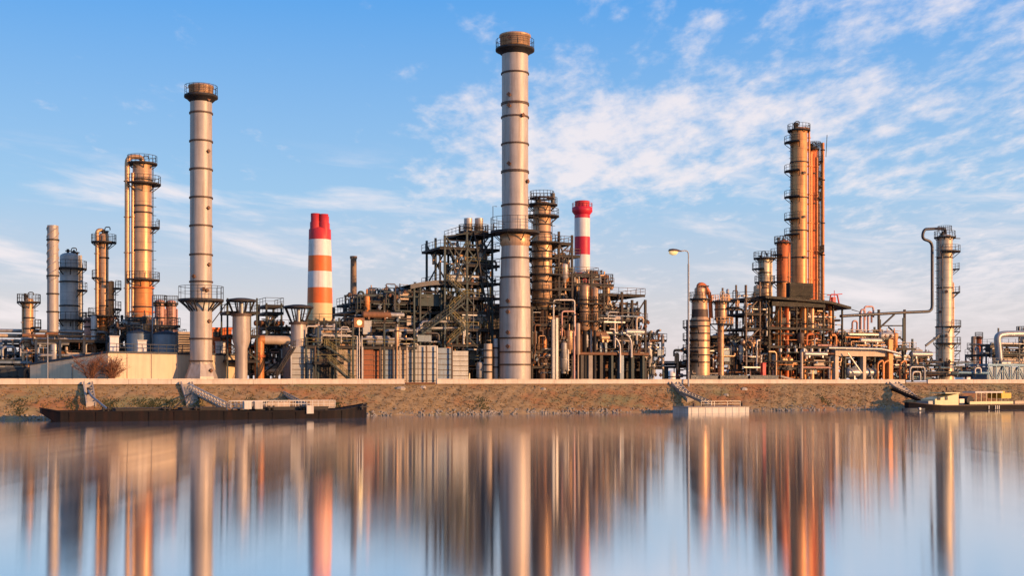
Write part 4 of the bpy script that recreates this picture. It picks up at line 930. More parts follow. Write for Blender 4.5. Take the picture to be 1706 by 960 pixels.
t = column('reactor', 'slim golden vessel with a wider railed head right of the ribbed reactor', 'reactor', 1201, 20, 497, v-1, 'golden', sect=[(10, None), (10, 545), (20, 532), (20, 503)], rings=(532, 516), plats=((502, -180, 180, .6), (540, -180, 60, 1.6), (512, -60, 60, 2.4)), lad=(-140, 620, 500), rails='golden')
vents(t, U(1201, v-1), v-1, Z(497, 1201, v-1), S(1201, v-1), 'beige', 2, 9)
for y in (497, 515): MB().tube([P(1206, y, v+1), P(1248, y+3, v+1)], .16, 6).build('pipe', 'beige', t)
t = thing('process_unit', 'pipework and drums on low decks between the reactor pair and the orange columns', 'process unit', U(1215, v+2), v+2)
frame(t, [(1182, 530), (1216, 560), (1243, 560)], v+1, v+9, [(560, 1182, 1245, True), (582, 1180, 1245, True), (604, 1180, 1245, True)], 'dark_steel', 'brown_steel', pw=.3)
clutter(t, 1150, 1245, 575, 632, v-1, v+8, 101, 30, 16, 5, 4, 8, 3, pal=BRN)
clutter(t, 1214, 1245, 556, 600, v, v+8, 102, 10, 10, 2, 3, 4, 1, pal=BRN)
q = P(1222, 558, v+3); drum(t, q[0], v+3, q[2], 2.2, .35, 'pipe_pale')

# ================================================================== ORANGE COLUMNS AT THE RIGHT
v = 20
def plat_set(ys, a0, a1, e): return tuple((y, a0, a1, e) for y in ys)
t = column('process_column', 'tallest orange column of the right group with galleries down its left side', 'column', 1331, 28, 218, v, 'amber_clad', rings=(271, 330, 385, 430), plats=((217, -180, 180, .6),)+plat_set((237, 285, 328, 365, 391), 130, 235, 1.3), pipes=((16, -.8, 1.8, 213, None, True),), lad=(180, 600, 218), manholes=((8, 290, .35), (8, 363, .3), (-2, 285, .3), (8, 430, .3)))
vents(t, U(1326, v), v, Z(213, 1331, v), S(1331, v), n=4, seed=12)
t = column('process_column', 'rust red column packed against the tallest orange one', 'column', 1354, 15, 250, v+.3, 'rust_red', rings=(290, 340, 385, 430), plats=((248, -180, 180, .5), (330, -80, -10, .8), (420, -80, -10, .8)), pipes=((-9, -.7, 3.6, 256, None, 'orange_clad'), (2, -1.1, 1.6, 262, None, 'orange_clad'), (9, .3, 2.4, 245, None, 'amber_clad')), lad=(-60, 560, 250))
vents(t, U(1354, v), v, Z(248, 1354, v), S(1354, v), n=4, seed=13)
MB().arcrail(U(1356, v), v, Z(246, 1356, v), 1.4, -180, 180).build('railing', 'dark_steel', t)
t = column('riser_pipe', 'tall orange riser pipe at the right edge of the orange columns', 'pipe', 1370.5, 6, 238, v+1.8, 'orange_clad', rings=(250, 300, 372, 425), top='flat', n=12)
u, s = U(1373.5, v), S(1373.5, v); MB().tube([(u, v-.5, Z(262, 1373, v)), (u+.3, v-.5, Z(225, 1373, v))], .07, 5).build('lightning_rod', 'dark_steel', t)
column('riser_pipe', 'dark brown riser with small landings between the orange columns', 'pipe', 1363.5, 5, 300, v+1.2, 'rust', rings=(320, 370), plats=((268, -70, 70, .9), (296, -180, 180, .7), (310, -180, 180, .7), (330, -70, 70, .7), (418, -180, 180, .9)), lad=(-60, 560, 245), n=12, sect=[(5, None), (5, 340), (2, 338), (2, 250)])
t = column('process_column', 'shorter red orange column left of the tallest orange one', 'column', 1304, 20, 405, v-3, 'rust_red', sect=[(20, None), (20, 405)], rings=(430, 470), plats=((404, -180, 180, .5), (425, 150, 230, 1.3), (470, 150, 230, 1.5)), pipes=((11, -.3, 2.3, 402, None, True), (5, -1.1, 1.8, 420, None, 'orange_clad')), lad=(190, 600, 405), lower=(470, 'orange_clad'))
vents(t, U(1300, v), v, Z(404, 1304, v), S(1304, v), n=3, seed=14)
t = column('process_column', 'grey and amber column with a railed top at the left of the right group', 'column', 1274, 19, 432, v-2, 'champagne', rings=(455, 480), plats=((430, -180, 180, 1.1), (448, 130, 230, 1.4), (470, -180, 180, .9)), pipes=((9, -.7, 2, 428, None, False),), lad=(180, 600, 432), lower=(470, 'golden'))
vents(t, U(1270, v), v, Z(430, 1274, v), S(1274, v), n=2, seed=15)
column('process_column', 'amber column standing inside the right hand scaffold tower', 'column', 1262, 13, 478, v-6, 'golden', rings=(500, 530), plats=((500, -180, 0, .8), (530, -180, 0, .8)), lower=(540, 'orange_clad'), n=18)
for k, (x, w, mt) in enumerate(((1297, 11, 'orange_clad'), (1311, 7, 'rust_red'), (1338, 11, 'orange_clad'), (1352, 9, 'golden'), (1383, 6, 'orange_clad'))):
    column('riser_pipe', ['leftmost orange downpipe under the dark canopy', 'thin red downpipe under the dark canopy', 'wide orange downpipe below the louvred box', 'golden downpipe below the louvred box', 'thin orange downpipe at the canopy right end'][k], 'pipe', x, w, 508, 8.2, mt, rings=(540, 590), top='flat', n=14)
v = 8; t = thing('scaffold_tower', 'slim steel scaffold tower at the left end of the right group', 'steel tower', U(1262, v), v)
frame(t, [(1243, 475), (1266, 470), (1282, 470)], v, v+8, [(497, 1241, 1284, True), (522, 1241, 1284, True), (547, 1241, 1284, True), (570, 1241, 1284, True), (600, 1241, 1284, True)], 'brown_steel', 'dark_steel', pw=.28, braces=((1243, 522, 1266, 497), (1243, 570, 1266, 547)))
clutter(t, 1240, 1284, 560, 632, v-1, v+7, 111, 24, 14, 4, 3, 10, 2, pal=['pipe_pale', 'pink_clad', 'rust', 'pipe_grey', 'dark_steel', 'blue_grey'])
clutter(t, 1242, 1284, 480, 560, v, v+7, 112, 8, 12, 1, 0, 4, 0, pal=BRN)
v = 7; t = thing('process_unit', 'dark steel frame with a wide flat canopy below the tall orange columns', 'process unit', U(1335, v), v)
frame(t, [(1281, 500), (1300, 500), (1327, 500), (1345, 500), (1372, 500), (1388, 505), (1403, 515)], v, v+8, [(546, 1278, 1388, True), (577, 1278, 1404, True), (612, 1285, 1392, True)], 'black_steel', 'black_steel', mid=False, pw=.3, braces=((1281, 546, 1300, 510), (1372, 577, 1388, 546), (1345, 612, 1372, 577)))
ua, ub, uc = U(1268, v), U(1375, v), U(1410, v); z0 = Z(500, 1335, v)
mb = MB(); zc_ = Z(512, 1410, v)
for (a, za, b, zb) in ((ua, z0+.5, ub, z0-.1), (ub, z0-.1, uc, zc_)):
    mb.add([(a, v-1.5, za-.5), (b, v-1.5, zb-.5), (b, v+8, zb-.5), (a, v+8, za-.5), (a, v-1.5, za), (b, v-1.5, zb), (b, v+8, zb), (a, v+8, za)], [(0, 3, 2, 1), (4, 5, 6, 7), (0, 1, 5, 4), (1, 2, 6, 5), (2, 3, 7, 6), (3, 0, 4, 7)])
mb.build('canopy', 'black_steel', t)
MB().box(U(1283, v), U(1372, v), v-.6, v+.1, z0-1.4, z0-.52).build('beam', 'black_steel', t)
lb = MB().box(U(1321, v), U(1360, v), v+1, v+2.2, z0+.42, Z(471, 1340, v)).build('louvre_box', 'black_steel', t)
mb = MB()
for i in range(9): zq = z0+.65+i*.27; mb.box(U(1321, v), U(1358, v), v+.85, v+.997, zq, zq+.1)
mb.build('louvre', 'black_steel', lb)
MB().rail([(U(1345, v), v-1.3, z0+.2), (U(1376, v), v-1.3, z0)]).build('railing', 'dark_steel', t)
ORP = ['orange_clad', 'orange_clad', 'rust_red', 'pipe_pale', 'golden', 'pipe_dark', 'rust', 'pink_clad', 'beige']
clutter(t, 1282, 1402, 515, 550, v+1, v+8, 121, 22, 24, 4, 3, 8, 2, pal=ORP)
clutter(t, 1282, 1402, 550, 582, v-.5, v+8, 122, 22, 28, 5, 3, 12, 3, pal=ORP)
clutter(t, 1282, 1402, 582, 632, v-.8, v+8, 123, 24, 34, 6, 4, 14, 5, pal=ORP)
MB().box(U(1284, v+14), U(1384, v+14), v+14.5, v+18, GZ, Z(580, 1335, v+14)).build('casing', 'rust_red', t)
for i in range(7): x = 1300+i*13; q = P(x, 584, v-1); MB().cyl((q[0], v-1, q[2]-.3), (q[0], v-1, q[2]+.35), .3, n=10).build('drum', 'pipe_pale', t)
v = 13; t = thing('red_platform_crane', 'small crimson machinery rig on the right end of the dark canopy', 'machinery', U(1388, v), v, Z(508, 1388, v))
zb = Z(506, 1388, v); zt = Z(488, 1388, v)
MB().tube([P(1382, 507, v), P(1384, 491, v), P(1395, 491, v), P(1398, 507, v)], .16, 6, .3).build('pipe', 'red_paint', t); MB().box(U(1386, v), U(1391, v), v-.3, v+.3, zb, zt-.9).build('body', 'crimson', t)
MB().tube([P(1378, 492, v), P(1403, 490, v)], .1, 6).cyl(P(1390, 508, v), P(1390, 484, v), .07, n=6).build('boom', 'red_paint', t)
MB().box(U(1383, v-6), U(1396, v-6), v-5, v-4, Z(555, 1388, v), Z(535, 1388, v)).build('guard', 'rust', t)
v = 3; t = thing('red_cabinet', 'small bright red cabinet low in the right hand scaffold', 'cabinet', U(1273, v), v)
MB().box(U(1271, v), U(1276, v), v, v+.8, GZ+.9, Z(606, 1273, v)).build('box', 'red_paint', t); MB().box(U(1270.5, v), U(1276.5, v), v-.1, v+.9, Z(606, 1273, v)+.003, Z(606, 1273, v)+.12).build('lid', 'crimson', t)
for x in (1271.5, 1275.5): MB()._bar((U(x, v), v+.4, GZ), (U(x, v), v+.4, GZ+.9), .12).build('leg', 'dark_steel', t)
# dark guard boxes along the quay
v = 2.2; t = thing('pipe_trench_guard', 'row of low dark green guard boxes on the quay below the right scaffold', 'guard rail', U(1235, v), v)
for xa, xb in ((1151, 1196), (1200, 1246), (1250, 1297)):
    ua, ub = U(xa, v), U(xb, v); z1 = Z(627, xa, v); mb = MB().box(ua, ub, v, v+.9, GZ, z1).box(ua-.1, ub+.1, v-.1, v+1, z1+.003, z1+.15); mb.box(ua+1, ub-1, v-.08, v-.003, z1-.45, z1-.2); mb.build('guard_box', 'navy', t)
t = thing('gangway_ramp', 'short grey ramp leaning at the end of the dark guard boxes', 'ramp', U(1310, 2.5), 2.5)
MB()._bar(P(1300, 627, 2.5), P(1325, 634, 2.5), .35)._bar(P(1300, 627, 3.5), P(1325, 634, 3.5), .35).build('stringer', 'concrete', t)

# ================================================================== PIPE RACK AND TABLE TOP AT THE RIGHT
v = 6; t = thing('pipe_rack', 'orange lit concrete table carrying pipes right of the dark canopy', 'pipe rack', U(1440, v), v)
MB().box(U(1392, v), U(1487, v), v, v+8, Z(594, 1440, v), Z(581, 1440, v)).build('table_top', 'beige', t)
for x, w in ((1394, 7), (1440, 6), (1481, 10)):
    for vv in (v+.4, v+6.5): u = U(x, v); h = w*S(x, v)/2; MB().box(u-h, u+h, vv-.5, vv+.6, GZ, Z(594, x, v)-.003).build('leg', 'beige' if x < 1480 else 'orange_clad', t)
u = U(1481, v); h = .55; MB().box(u-h, u+h, v-.6, v-.1, GZ, Z(566, 1481, v)).build('post', 'orange_clad', t)
frame(t, [(1408, 552), (1430, 552), (1457, 545), (1505, 530), (1520, 565)], v+1, v+8, [(560, 1405, 1500, 'beige'), (580, 1490, 1525, True)], 'green_steel', 'beige', pw=.32)
clutter(t, 1404, 1500, 550, 582, v, v+8, 131, 34, 20, 5, 5, 10, 1, pal=['beige', 'pipe_pale', 'golden', 'rust', 'pink_clad', 'pipe_pale', 'orange_clad', 'green_steel'])
clutter(t, 1395, 1560, 592, 632, v+1, v+10, 132, 30, 26, 4, 3, 10, 2, pal=['rust', 'golden', 'pipe_dark', 'orange_clad', 'beige', 'brown_steel'])
clutter(t, 1486, 1560, 570, 632, v+1, v+10, 133, 28, 16, 3, 3, 8, 2, pal=['beige', 'golden', 'green_steel', 'rust', 'pipe_pale'])
MB().tube([P(1380, 580, v-1), P(1470, 582, v-1), P(1500, 590, v-1)], .28, 8, 1).build('pipe', 'pipe_grey', t)
MB()._bar(P(1412, 588, v-1), P(1436, 622, v-1), .2).build('brace', 'pipe_pale', t)
for x in (1462, 1472, 1500):
    MB().tube([P(x, 632, v-1), P(x, 605, v-1), P(x+9, 600, v-1), P(x+9, 632, v-1)], .22, 8, .6).build('pipe', 'orange_clad', t)
t = thing('pressure_drum', 'long grey horizontal drum under the orange lit table', 'vessel', U(1436, v+1), v+1)
drum(t, U(1436, v+1), v+1.2, Z(621, 1436, v), 7.5, 1.0, 'pipe_grey', 'u', 'shell'); 
for x in (1415, 1430, 1445, 1458): MB().arc(U(x, v), v+1.2, 0, .1, .1, .2)
# overhead line from the right column
v = 9; t = thing('overhead_pipe', 'long dark overhead pipe running from the right column to the canopy', 'pipe', U(1480, v), v)
s = S(1553, v)
MB().tube([P(1575, 392, v+2), P(1575, 381, v+2), P(1560, 381, v+1), P(1539, 382, v), P(1536, 398, v), P(1553, 403, v), P(1553, 519, v), P(1505, 521, v), P(1400, 527, v)], .31, 10, 1.3).build('pipe', 'pipe_dark', t)
mb = MB()
for x in (1464, 1507): u = U(x, v); mb.box(u-.2, u+.2, v-.2, v+.2, GZ, Z(516, x, v))
mb._bar(P(1464, 548, v), P(1490, 524, v), .3); mb._bar(P(1507, 570, v), P(1480, 545, v), .25); mb._bar(P(1464, 543, v), P(1507, 543, v), .25); mb.build('support', 'dark_steel', t)
# pink pipe loops on the rack
t = thing('pipe_manifold', 'pink pipe loops rising above the right hand pipe rack', 'pipework', U(1443, 10), 10)
for x0, x1, y in ((1434, 1441, 516), (1440, 1455, 511), (1446, 1452, 520), (1420, 1428, 535)):
    MB().tube([P(x0, 560, 10), P(x0, y, 10), P(x1, y, 10), P(x1, y+18, 10)], .2, 8, .6).build('pipe', 'pink_clad', t)
MB().tube([P(1419, 516, 10), P(1432, 520, 10), P(1432, 560, 10)], .1, 6).build('mast', 'dark_steel', t)

# ================================================================== RIGHT COLUMN
v = 9
t = column('process_column', 'silver and gold column standing alone at the right with railed landings', 'column', 1574, 26, 396, v, 'champagne', sect=[(29, None), (29, 545), (25, 540), (25, 396)], rings=(430, 480, 545, 573), plats=((395, -180, 180, .6), (419, -150, 60, 1.6), (448, -40, 40, 1.4), (487, -60, 40, 1.5), (544, -110, 50, 1.5), (552, -20, 50, 1.5), (572, -180, 50, 1.4), (584, -20, 50, 1.7), (599, -20, 50, 1.5)), pipes=((-12, -.9, 1.2, 410, None, 'pipe_dark'), (11, -1, 1.6, 470, None, 'golden')), lad=(170, 620, 396), manholes=((2, 487, .35), (2, 560, .3), (-6, 600, .3), (-7, 520, .25)))
vents(t, U(1570, v), v, Z(394, 1574, v), S(1574, v), n=3, seed=16)
u, s = U(1574, v), S(1574, v); zz = lambda y: Z(y, 1574, v)
MB().tube([(u, v-1, zz(398)), (u+26*s, v-1, zz(397))], .1, 6).tube([(u+16*s, v-1, zz(398)), (u+16*s, v-1, zz(392))], .1, 6).build('davit', 'dark_steel', t)
MB()._bar((u-45*s, v-.5, zz(577)), (u-10*s, v-.5, zz(556)), .4).build('brace', 'navy', t)
MB().arcrail(u, v, zz(386), 11*s, -180, 180).build('railing', 'dark_steel', t)
t = thing('process_unit', 'low pipe loops and green pumps around the foot of the right column', 'process unit', U(1555, 5), 5)
clutter(t, 1510, 1645, 600, 634, 4, 14, 141, 26, 14, 3, 3, 10, 2, pal=['green_steel', 'blue_paint', 'pipe_grey', 'rust', 'beige', 'blue_grey'])
for x0, x1, y in ((1516, 1540, 612), (1520, 1533, 620)): MB().tube([P(x0, 634, 3.5), P(x0, y, 3.5), P(x1, y, 3.5), P(x1, 634, 3.5)], .22, 8, .6).build('pipe', 'pipe_grey', t)
MB().tube([P(1585, 621, 5), P(1645, 622, 5)], .3, 8).build('pipe', 'blue_paint', t)
for y in (614, 618): MB().tube([P(1590, y, 16), P(1650, y, 16)], .25, 8).build('pipe', 'rust_red', t)
# far twin columns
v = 40
for k, (x, w, mt) in enumerate(((1621.5, 7, 'stack_dark'), (1631, 8, 'rust_red'))):
    t = column('process_column', ['dark slim column of the far pair near the right edge', 'red slim column of the far pair near the right edge'][k], 'column', x, w, 562, v, mt, rings=(575, 600), plats=((580, 140, 220, 1), (595, 140, 220, 1)) if k == 0 else ((562, -180, 180, .4),), lad=(-60, 620, 560), n=16)
# blue truss unit and goose pipe
v = 5; t = thing('truss_module', 'blue steel truss module at the right edge', 'steel module', U(1690, v), v)
ua, ub = U(1647, v), U(1760, v); z0_, z1_ = GZ+.1, Z(608, 1690, v)
MB().box(ua, ub, v+.4, v+5, z0_, z1_-.5).build('casing', 'blue_grey', t)
mb = MB().box(ua-.3, ub, v-.1, v+5.2, z1_-.3, z1_+.15).box(ua-.2, ub, v-.05, v+.2, z0_-.1, z0_+.25); mb.build('chord', 'blue_paint', t)
n = 9
for i in range(n):
    a = ua+(ub-ua)*i/n; b = ua+(ub-ua)*(i+1)/n
    MB()._bar((a, v+.05, z0_), (a, v+.05, z1_-.3), .22).build('post', 'blue_paint', t); MB()._bar((a if i % 2 else b, v+.1, z0_), (b if i % 2 else a, v+.1, z1_-.3), .16).build('brace', 'blue_paint', t)
MB().rail([(ua, v, z1_+.15), (ub, v, z1_+.15)], 1.2).build('railing', 'navy', t)
v = 11; t = thing('overhead_pipe', 'thick grey gooseneck pipe bending down at the right edge', 'pipe', U(1690, v), v)
MB().tube([P(1665, 600, v), P(1661, 560, v), P(1672, 557, v), P(1780, 555, v)], .75, 14, 1.6).build('pipe', 'pipe_grey', t)
MB().tube([P(1665, 606, v), P(1672, 606, v), P(1680, 606, v)], .75, 12, .5).build('elbow', 'pipe_grey', t)
for x in (1662, 1668): MB()._bar(P(x, 634, v), P(x, 598, v), .3).build('support', 'blue_grey', t)
t = thing('process_unit', 'cluster of railed landings and grey vessels under the gooseneck pipe', 'process unit', U(1700, 14), 14)
frame(t, [(1643, 590), (1670, 575), (1698, 545), (1740, 545)], 13, 19, [(574, 1668, 1745, True), (591, 1643, 1745, True)], 'navy', pw=.28)
clutter(t, 1645, 1745, 570, 612, 12, 18, 151, 16, 12, 4, 2, 5, 2, pal=['pipe_grey', 'pipe_pale', 'beige', 'blue_grey'])
column('process_column', 'pale grey column cut by the right edge of the view', 'column', 1703, 10, 552, 14, 'cladding', rings=(575,), plats=((553, -180, 180, .6),), n=16)
# far skyline items on the horizon at the right
for x, w, y, lb in ((1605, 26, 622, 'pale distant tank roof behind the right column'), (1118, 14, 621, 'pale distant tank seen in the gap behind the street lamp')):
    column('storage_tank', lb, 'tank', x, w, y, 90, 'white_paint', rings=(628,), n=20)

# ================================================================== BARGE AND QUAY FITTINGS
vb0, vb1 = -19.5, -12.5; vm = (vb0+vb1)/2
u0, u1 = U(70, vb0), U(620, vb0)
t = thing('barge', 'long low dark barge moored along the bank at the left', 'barge', (u0+u1)/2, vm, 0)
H = 1.25
st = []
for i in range(41):
    f = i/40; u = u0+(u1-u0)*f
    bow = max(0, (f-.86)/.14); stern = max(0, (.05-f)/.05)
    h = H+bow**2*.7+stern*.45-.2*min(1,max(0,(f-.5)/.1))*(1-bow)
    hw = (vb1-vb0)/2*(1-.75*bow**2.2)*(1-.35*stern); kz = -.5+stern*1.6+bow**3*.5
    st.append([(u-bow*0+0, vm-hw*.94, kz), (u, vm-hw, h), (u, vm+hw, h), (u, vm+hw*.94, kz)])
mb = MB(); ps = [p for q in st for p in q]; fs = []
for i in range(40): fs += [(i*4+k, (i+1)*4+k, (i+1)*4+(k+1) % 4, i*4+(k+1) % 4) for k in range(4)]
fs += [(0, 1, 2, 3), (160+3, 160+2, 160+1, 160)]
mb.add(ps, fs); mb.build('hull', 'hull', t)
mb = MB()
for a, b in zip(st[:-1], st[1:]):
    for k in (1, 2): mb._bar(Vector(a[k])+Vector((0, 0, .06)), Vector(b[k])+Vector((0, 0, .06)), .16)
mb.build('gunwale', 'hull', t)
mb = MB()
for i in range(3, 37, 3): p, q = st[i][0], st[i][1]; mb._bar((p[0], p[1]-.05, max(.02, p[2])), (q[0], q[1]-.05, q[2]), .12)
mb.build('rubbing_strake', 'hull', t)
for xa, xb in ((190, 280), (300, 372), (420, 540)):
    ua, ub = U(xa, vm), U(xb, vm); MB().box(ua, ub, vm-2.2, vm+2.2, H, H+.38).box(ua-.1, ub+.1, vm-2.3, vm+2.3, H+.383, H+.46).build('hatch', 'deck_dark', t)
for x in (176, 278, 330, 452, 505, 606): 
    u = U(x, vb0+1); MB().cyl((u-.3, vb0+.9, H), (u-.3, vb0+.9, H+.65), .16, n=10).cyl((u+.3, vb0+.9, H), (u+.3, vb0+.9, H+.65), .16, n=10).box(u-.6, u+.6, vb0+.6, vb0+1.2, H+.3, H+.42).build('bollard', 'dark_steel', t)
for x, w in ((412, 12), (430, 13)):
    tq = thing('deck_locker', ['left', 'right'][int(x > 420)]+' white locker on the barge deck', 'locker', U(x, vb0+1.5), vb0+1.5, H+.2, 'white lockers on the barge')
    u = U(x, vb0+1.5); h = w*S(x, vb0)/2; MB().box(u-h, u+h, vb0+1, vb0+2, H+.2, H+1.2).build('box', 'pontoon', tq); MB().box(u-h-.05, u+h+.05, vb0+.95, vb0+2.05, H+1.203, H+1.3).build('lid', 'white_paint', tq)
t2 = thing('deck_walkway', 'pale railed walkway standing on the right half of the barge', 'walkway', U(460, vm), vm, H+.3)
ua, ub = U(383, vm), U(556, vm)
MB().box(ua, ub, vm-.7, vm+.7, H+.2, H+.35).build('deck', 'concrete', t2)
MB().rail([(ua, vm-.7, H+.35), (ub, vm-.7, H+.35)], .95, .8, .05).rail([(ua, vm+.7, H+.35), (ub, vm+.7, H+.35)], .95, .8, .05).build('railing', 'pontoon', t2)
mb = MB().box(U(444, vm), U(480, vm), vm-.72, vm-.705, H+.4, H+1.15).box(U(514, vm), U(555, vm), vm-.72, vm-.705, H+.4, H+1.2); mb.build('side_panel', 'panel_warm', t2)
for i in range(6): q = ua+(ub-ua)*(i+.5)/6; MB().box(q-.12, q+.12, vm-.5, vm+.5, H-.2, H+.2).build('leg', 'dark_steel', t2)
tq = thing('fender_panel', 'white square fender panel on the barge side', 'fender', U(515, vb0-.3), vb0-.3, .4)
u = U(516, vb0); MB().box(u-.5, u+.5, vb0-.28, vb0-.1, .75, 1.9).build('plate', 'pontoon', tq)
# landing stairs in concrete and gangways
def gangway(a, b, w, label, mat='pontoon', mesh_mat='panel_warm', h=1.1):
    t = thing('gangway', label, 'gangway', a[0], a[1], a[2]); A_, B_ = Vector(a), Vector(b); q = Vector((0, w, 0))
    mb = MB()
    for k in (Vector((0, 0, 0)), q): mb._bar(A_+k, B_+k, .24)
    n = max(4, int((B_-A_).length/.7))
    for i in range(n): p = A_.lerp(B_, (i+.5)/n); mb.box(p.x-.25, p.x+.25, p.y, p.y+w, p.z-.04, p.z+.06)
    mb.build('deck', mesh_mat, t); r = MB()
    for k in (Vector((0, -.06, 0)), q+Vector((0, .06, 0))): r.rail([A_+k, B_+k], h, .9, .055)
    r.build('railing', mat, t); return t
gangway(P(318, 653, -2.4), P(378, 684, -13.2), 1.5, 'broad railed gangway from the concrete landing down to the barge')
gangway(P(473, 658, -3), P(516, 681, -13.4), .9, 'narrow gangplank sloping down to the right half of the barge', 'concrete', 'concrete', .5)
def landing(px, w, y0, y1, label, mat='concrete'):
    ua, ub = U(px-w/2, -1), U(px+w/2, -1); t = thing('landing_block', label, 'concrete block', (ua+ub)/2, -1.5)
    n = 7
    mb = MB()
    for i in range(n): v_ = -.4-i*.75; mb.box(ua, ub, v_-.75, v_, GZ-3.2, GZ*(1+v_/SL)+.18)
    mb.build('steps', mat, t)
    for uu in (ua-.2, ub): MB().prism([(uu, -5.8), (uu+.2, -5.8), (uu+.2, -.35), (uu, -.35)], 1.0, [GZ*(1-5.8/SL)+.5]*2+[GZ+.4]*2).build('cheek_wall', mat, t)
landing(147, 12, 0, 0, 'pale concrete mooring steps near the left end of the barge')
landing(312, 16, 0, 0, 'pale concrete landing at the head of the broad gangway')
landing(1128, 11, 0, 0, 'small concrete landing under the street lamp')
landing(1493, 14, 0, 0, 'concrete landing above the work boat gangway')
t = thing('mooring_arm', 'grey mooring boom reaching from the left steps to the barge', 'mooring boom', *P(147, 652, -3.5))
MB().tube([P(146, 648, -3.5), P(152, 660, -6), P(180, 683, -13)], .17, 8, .8).build('boom', 'pipe_grey', t); MB().cyl(P(148, 658, -4), P(148, 646, -4), .25, n=10).build('pivot', 'dark_steel', t)
t = thing('mooring_arm', 'thin mooring strut below the broad gangway at the barge', 'mooring boom', *P(300, 672, -6))
MB().tube([P(318, 656, -4), P(290, 680, -12.4)], .1, 6).build('boom', 'dark_steel', t)
MB().tube([P(474, 660, -4), P(440, 680, -12.4)], .08, 6).build('stay', 'dark_steel', t)
for px, v_, sc, lb in ((668, -1.6, .55, 'pale boulder high on the bank below the parapet gap'), (1210, -4, .4, 'pale boulder on the bank right of the white pontoon gangway'), (1240, -2, .45, 'grey boulder on the slope below the guard boxes'), (705, -1.2, .4, 'small pale boulder under the parapet gap'), (905, -1.8, .35, 'small boulder on the slope right of the tallest chimney')):
    r = random.Random(px); u = U(px, v_); z = GZ*(1+v_/SL); mb = MB()
    ps = [(u+sc*1.4*math.cos(t_)*rr*r.uniform(.8, 1.2), v_+sc*math.sin(t_)*rr*r.uniform(.8, 1.2), z+zz_*sc) for rr, zz_ in ((1, -.4), (1.05, .3), (.55, .8)) for t_ in [k*6.283/7 for k in range(7)]]
    mb.add(ps, [(j*7+i, j*7+(i+1) % 7, (j+1)*7+(i+1) % 7, (j+1)*7+i) for j in range(2) for i in range(7)]+[tuple(range(14, 21))]); tag(mb.build('boulder', 'stone', None, (u, v_, z)), lb, 'boulder')

# white pontoon
va, vb = -17, -12.2; ua, ub = U(1147, va), U(1248, va)
t = thing('pontoon', 'white floating pontoon with short mooring posts below the street lamp', 'pontoon', (ua+ub)/2, (va+vb)/2, 0)
MB().prism([(ua, va), (ub, va), (ub, vb), (ua, vb)], -.3, .95).build('hull', 'pontoon', t)
MB().box(ua-.1, ub+.1, va-.1, vb+.1, 0.953, 1.08).build('deck', 'concrete', t)
mb = MB()
for k in range(9): q = ua+(ub-ua)*(k+.5)/9; mb.box(q-.05, q+.05, va-.06, va-.003, -.2, .9)
mb.build('rib', 'pontoon', t)
for x in (1156, 1170, 1236): u = U(x, va+.8); MB().cyl((u, va+.8, 1.08), (u, va+.8, 1.9), .22, n=10).box(u-.4, u+.4, va+.6, va+1, 1.7, 1.82).build('bollard', 'brown_steel', t)
MB().rail([(U(1170, va), va+.3, 1.08), (U(1235, va), va+.3, 1.08)], .9, 2, .03).build('railing', 'pipe_grey', t)
gangway(P(1128, 650, -2.5), P(1185, 675, -12.6), 1.1, 'slim grey gangway leading down to the white pontoon', 'pipe_grey', 'concrete', .6)

# work boat at the right
va, vb = -18.5, -12.5; vm = (va+vb)/2; ua, ub = U(1530, va), U(1800, va)
t = thing('work_boat', 'dark hulled work boat with a cream wheelhouse moored at the right edge', 'boat', (ua+ub)/2, vm, 0)
st = []
for i in range(31):
    f = i/30; u = ua+(ub-ua)*f; bow = max(0, 1-f/.16); hw = (vb-va)/2*(1-.8*bow**1.7); h = .85+bow**1.5*.6
    st.append([(u, vm-hw*.9, -.4+bow**3*.8), (u, vm-hw, h), (u, vm+hw, h), (u, vm+hw*.9, -.4+bow**3*.8)])
mb = MB(); ps = [p for q in st for p in q]; fs = []
for i in range(30): fs += [(i*4+k, (i+1)*4+k, (i+1)*4+(k+1) % 4, i*4+(k+1) % 4) for k in range(4)]
fs += [(0, 1, 2, 3), (123, 122, 121, 120)]
mb.add(ps, fs).build('hull', 'hull', t)
mb = MB()
for a, b in zip(st[:-1], st[1:]): mb._bar(Vector(a[1])+Vector((0, -.03, .05)), Vector(b[1])+Vector((0, -.03, .05)), .14)
mb.build('gunwale', 'brown_steel', t)
z0 = .85
a, b, c = U(1546, vm), U(1570, vm), U(1585, vm); zt = Z(656, 1575, vm)
cab = MB().prism([(a, vm-1.8), (c, vm-1.8), (c, vm+1.8), (a, vm+1.8)], z0, [zt-1.0, zt, zt, zt-1.0]).build('wheelhouse', 'boat_cream', t)
for xa, xb in ((1561, 1566.5), (1574, 1578.5)):
    w = MB().box(U(xa, vm-1.8), U(xb, vm-1.8), vm-1.87, vm-1.803, Z(667, 1565, vm-1.8), Z(661, 1565, vm-1.8)).build('window', 'glass_dark', cab)
MB().box(b-1.2, c+.15, vm-2, vm+2, zt+.003, zt+.18).build('roof', 'boat_cream', cab)
MB().cyl((U(1577, vm), vm, zt+.18), (U(1577, vm), vm, zt+1.1), .16, n=10).box(U(1571, vm), U(1575, vm), vm-.3, vm+.3, zt+.18, zt+.5).build('funnel', 'brown_steel', t)
MB().box(U(1537, vm), a-.02, vm-1.5, vm+1.5, z0, zt-1.35).build('cabin', 'panel_pale', t)
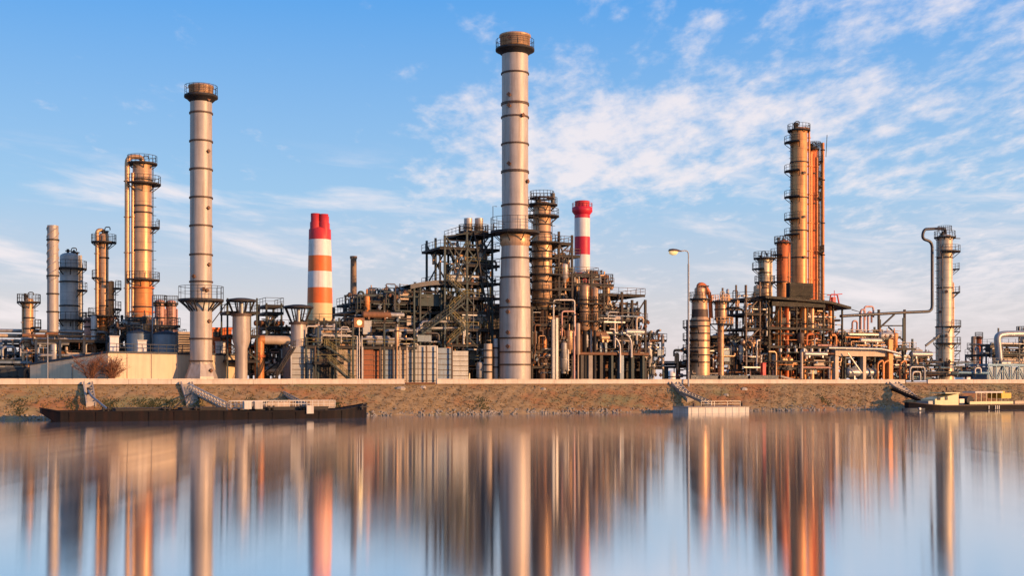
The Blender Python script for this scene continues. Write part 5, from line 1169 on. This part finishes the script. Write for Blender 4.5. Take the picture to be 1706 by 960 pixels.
# deck gear: drum, roofed well, yellow cover
q = U(1608, vm); MB().cyl((q, vm-1.2, z0+.9), (q, vm+1.2, z0+.9), .8, n=16).box(q-1, q+1, vm-.9, vm+.9, z0, z0+.4).build('winch', 'dark_steel', t)
MB().box(U(1592, vm), U(1600, vm), vm-1, vm+1, z0, z0+1.2).build('locker', 'pipe_grey', t)
a, b = U(1614, vm), U(1660, vm); MB().box(a, b, vm-1.6, vm+1.6, Z(655, 1637, vm), Z(652.5, 1637, vm)).build('awning', 'pontoon', t)
for k in range(6): x = 1616+k*8.5; 
for k in range(6): uu = U(1616+k*8.5, vm); MB()._bar((uu, vm-1.5, z0), (uu, vm-1.5, Z(655, 1637, vm)), .1).build('stanchion', 'boat_cream', t)
MB().box(a+.3, b-.3, vm-1, vm+1, z0, z0+1.0).build('engine_casing', 'rust', t)
MB().box(U(1657, vm), U(1673, vm), vm-1.7, vm+1.7, Z(664, 1665, vm), Z(655, 1665, vm)).build('tank', 'boat_yellow', t); MB().box(U(1659, vm), U(1667, vm), vm-1, vm+1, Z(655, 1665, vm)+.003, Z(652, 1665, vm)).build('hatch', 'boat_yellow', t)
MB().box(U(1618, va), U(1690, va), va+.3, va+.5, z0+.2, z0+.72).build('bulwark', 'boat_cream', t); MB().box(U(1693, va), U(1760, va), va+.3, va+.5, z0+.2, z0+.75).build('bulwark', 'beige', t)
for x in (1647, 1658, 1661, 1664): u = U(x, va); MB().box(u-.08, u+.08, va-.12, va-.02, .1, .8).build('fender', 'pontoon', t)
gangway(P(1487, 648, -2.5), P(1535, 668, -12.8), 1.0, 'dark gangway sloping from the bank to the work boat bow', 'dark_steel', 'hull', .5)
t = thing('dinghy', 'small grey dinghy floating ahead of the work boat bow', 'dinghy', U(1516, -18.8), -18.8, 0)
u0_, u1_ = U(1503, -19.5), U(1536, -19.5); mb = MB(); st = []
for i in range(9):
    f = i/8; hw = .75*(1-.8*max(0, (.35-f)/.35)**2); st.append([(u0_+(u1_-u0_)*f, -19.6-hw*.8, -.1), (u0_+(u1_-u0_)*f, -19.6-hw, .5), (u0_+(u1_-u0_)*f, -19.6+hw, .5), (u0_+(u1_-u0_)*f, -19.6+hw*.8, -.1)])
ps = [p for q in st for p in q]; fs = []
for i in range(8): fs += [(i*4+k, (i+1)*4+k, (i+1)*4+(k+1) % 4, i*4+(k+1) % 4) for k in range(4)]
fs += [(0, 1, 2, 3), (35, 34, 33, 32)]; mb.add(ps, fs).build('hull', 'navy', t); MB().cyl((U(1530, -20), -20.5, .4), (U(1530, -20), -20.2, .4), .22, n=12).build('buoy', 'white_paint', t)
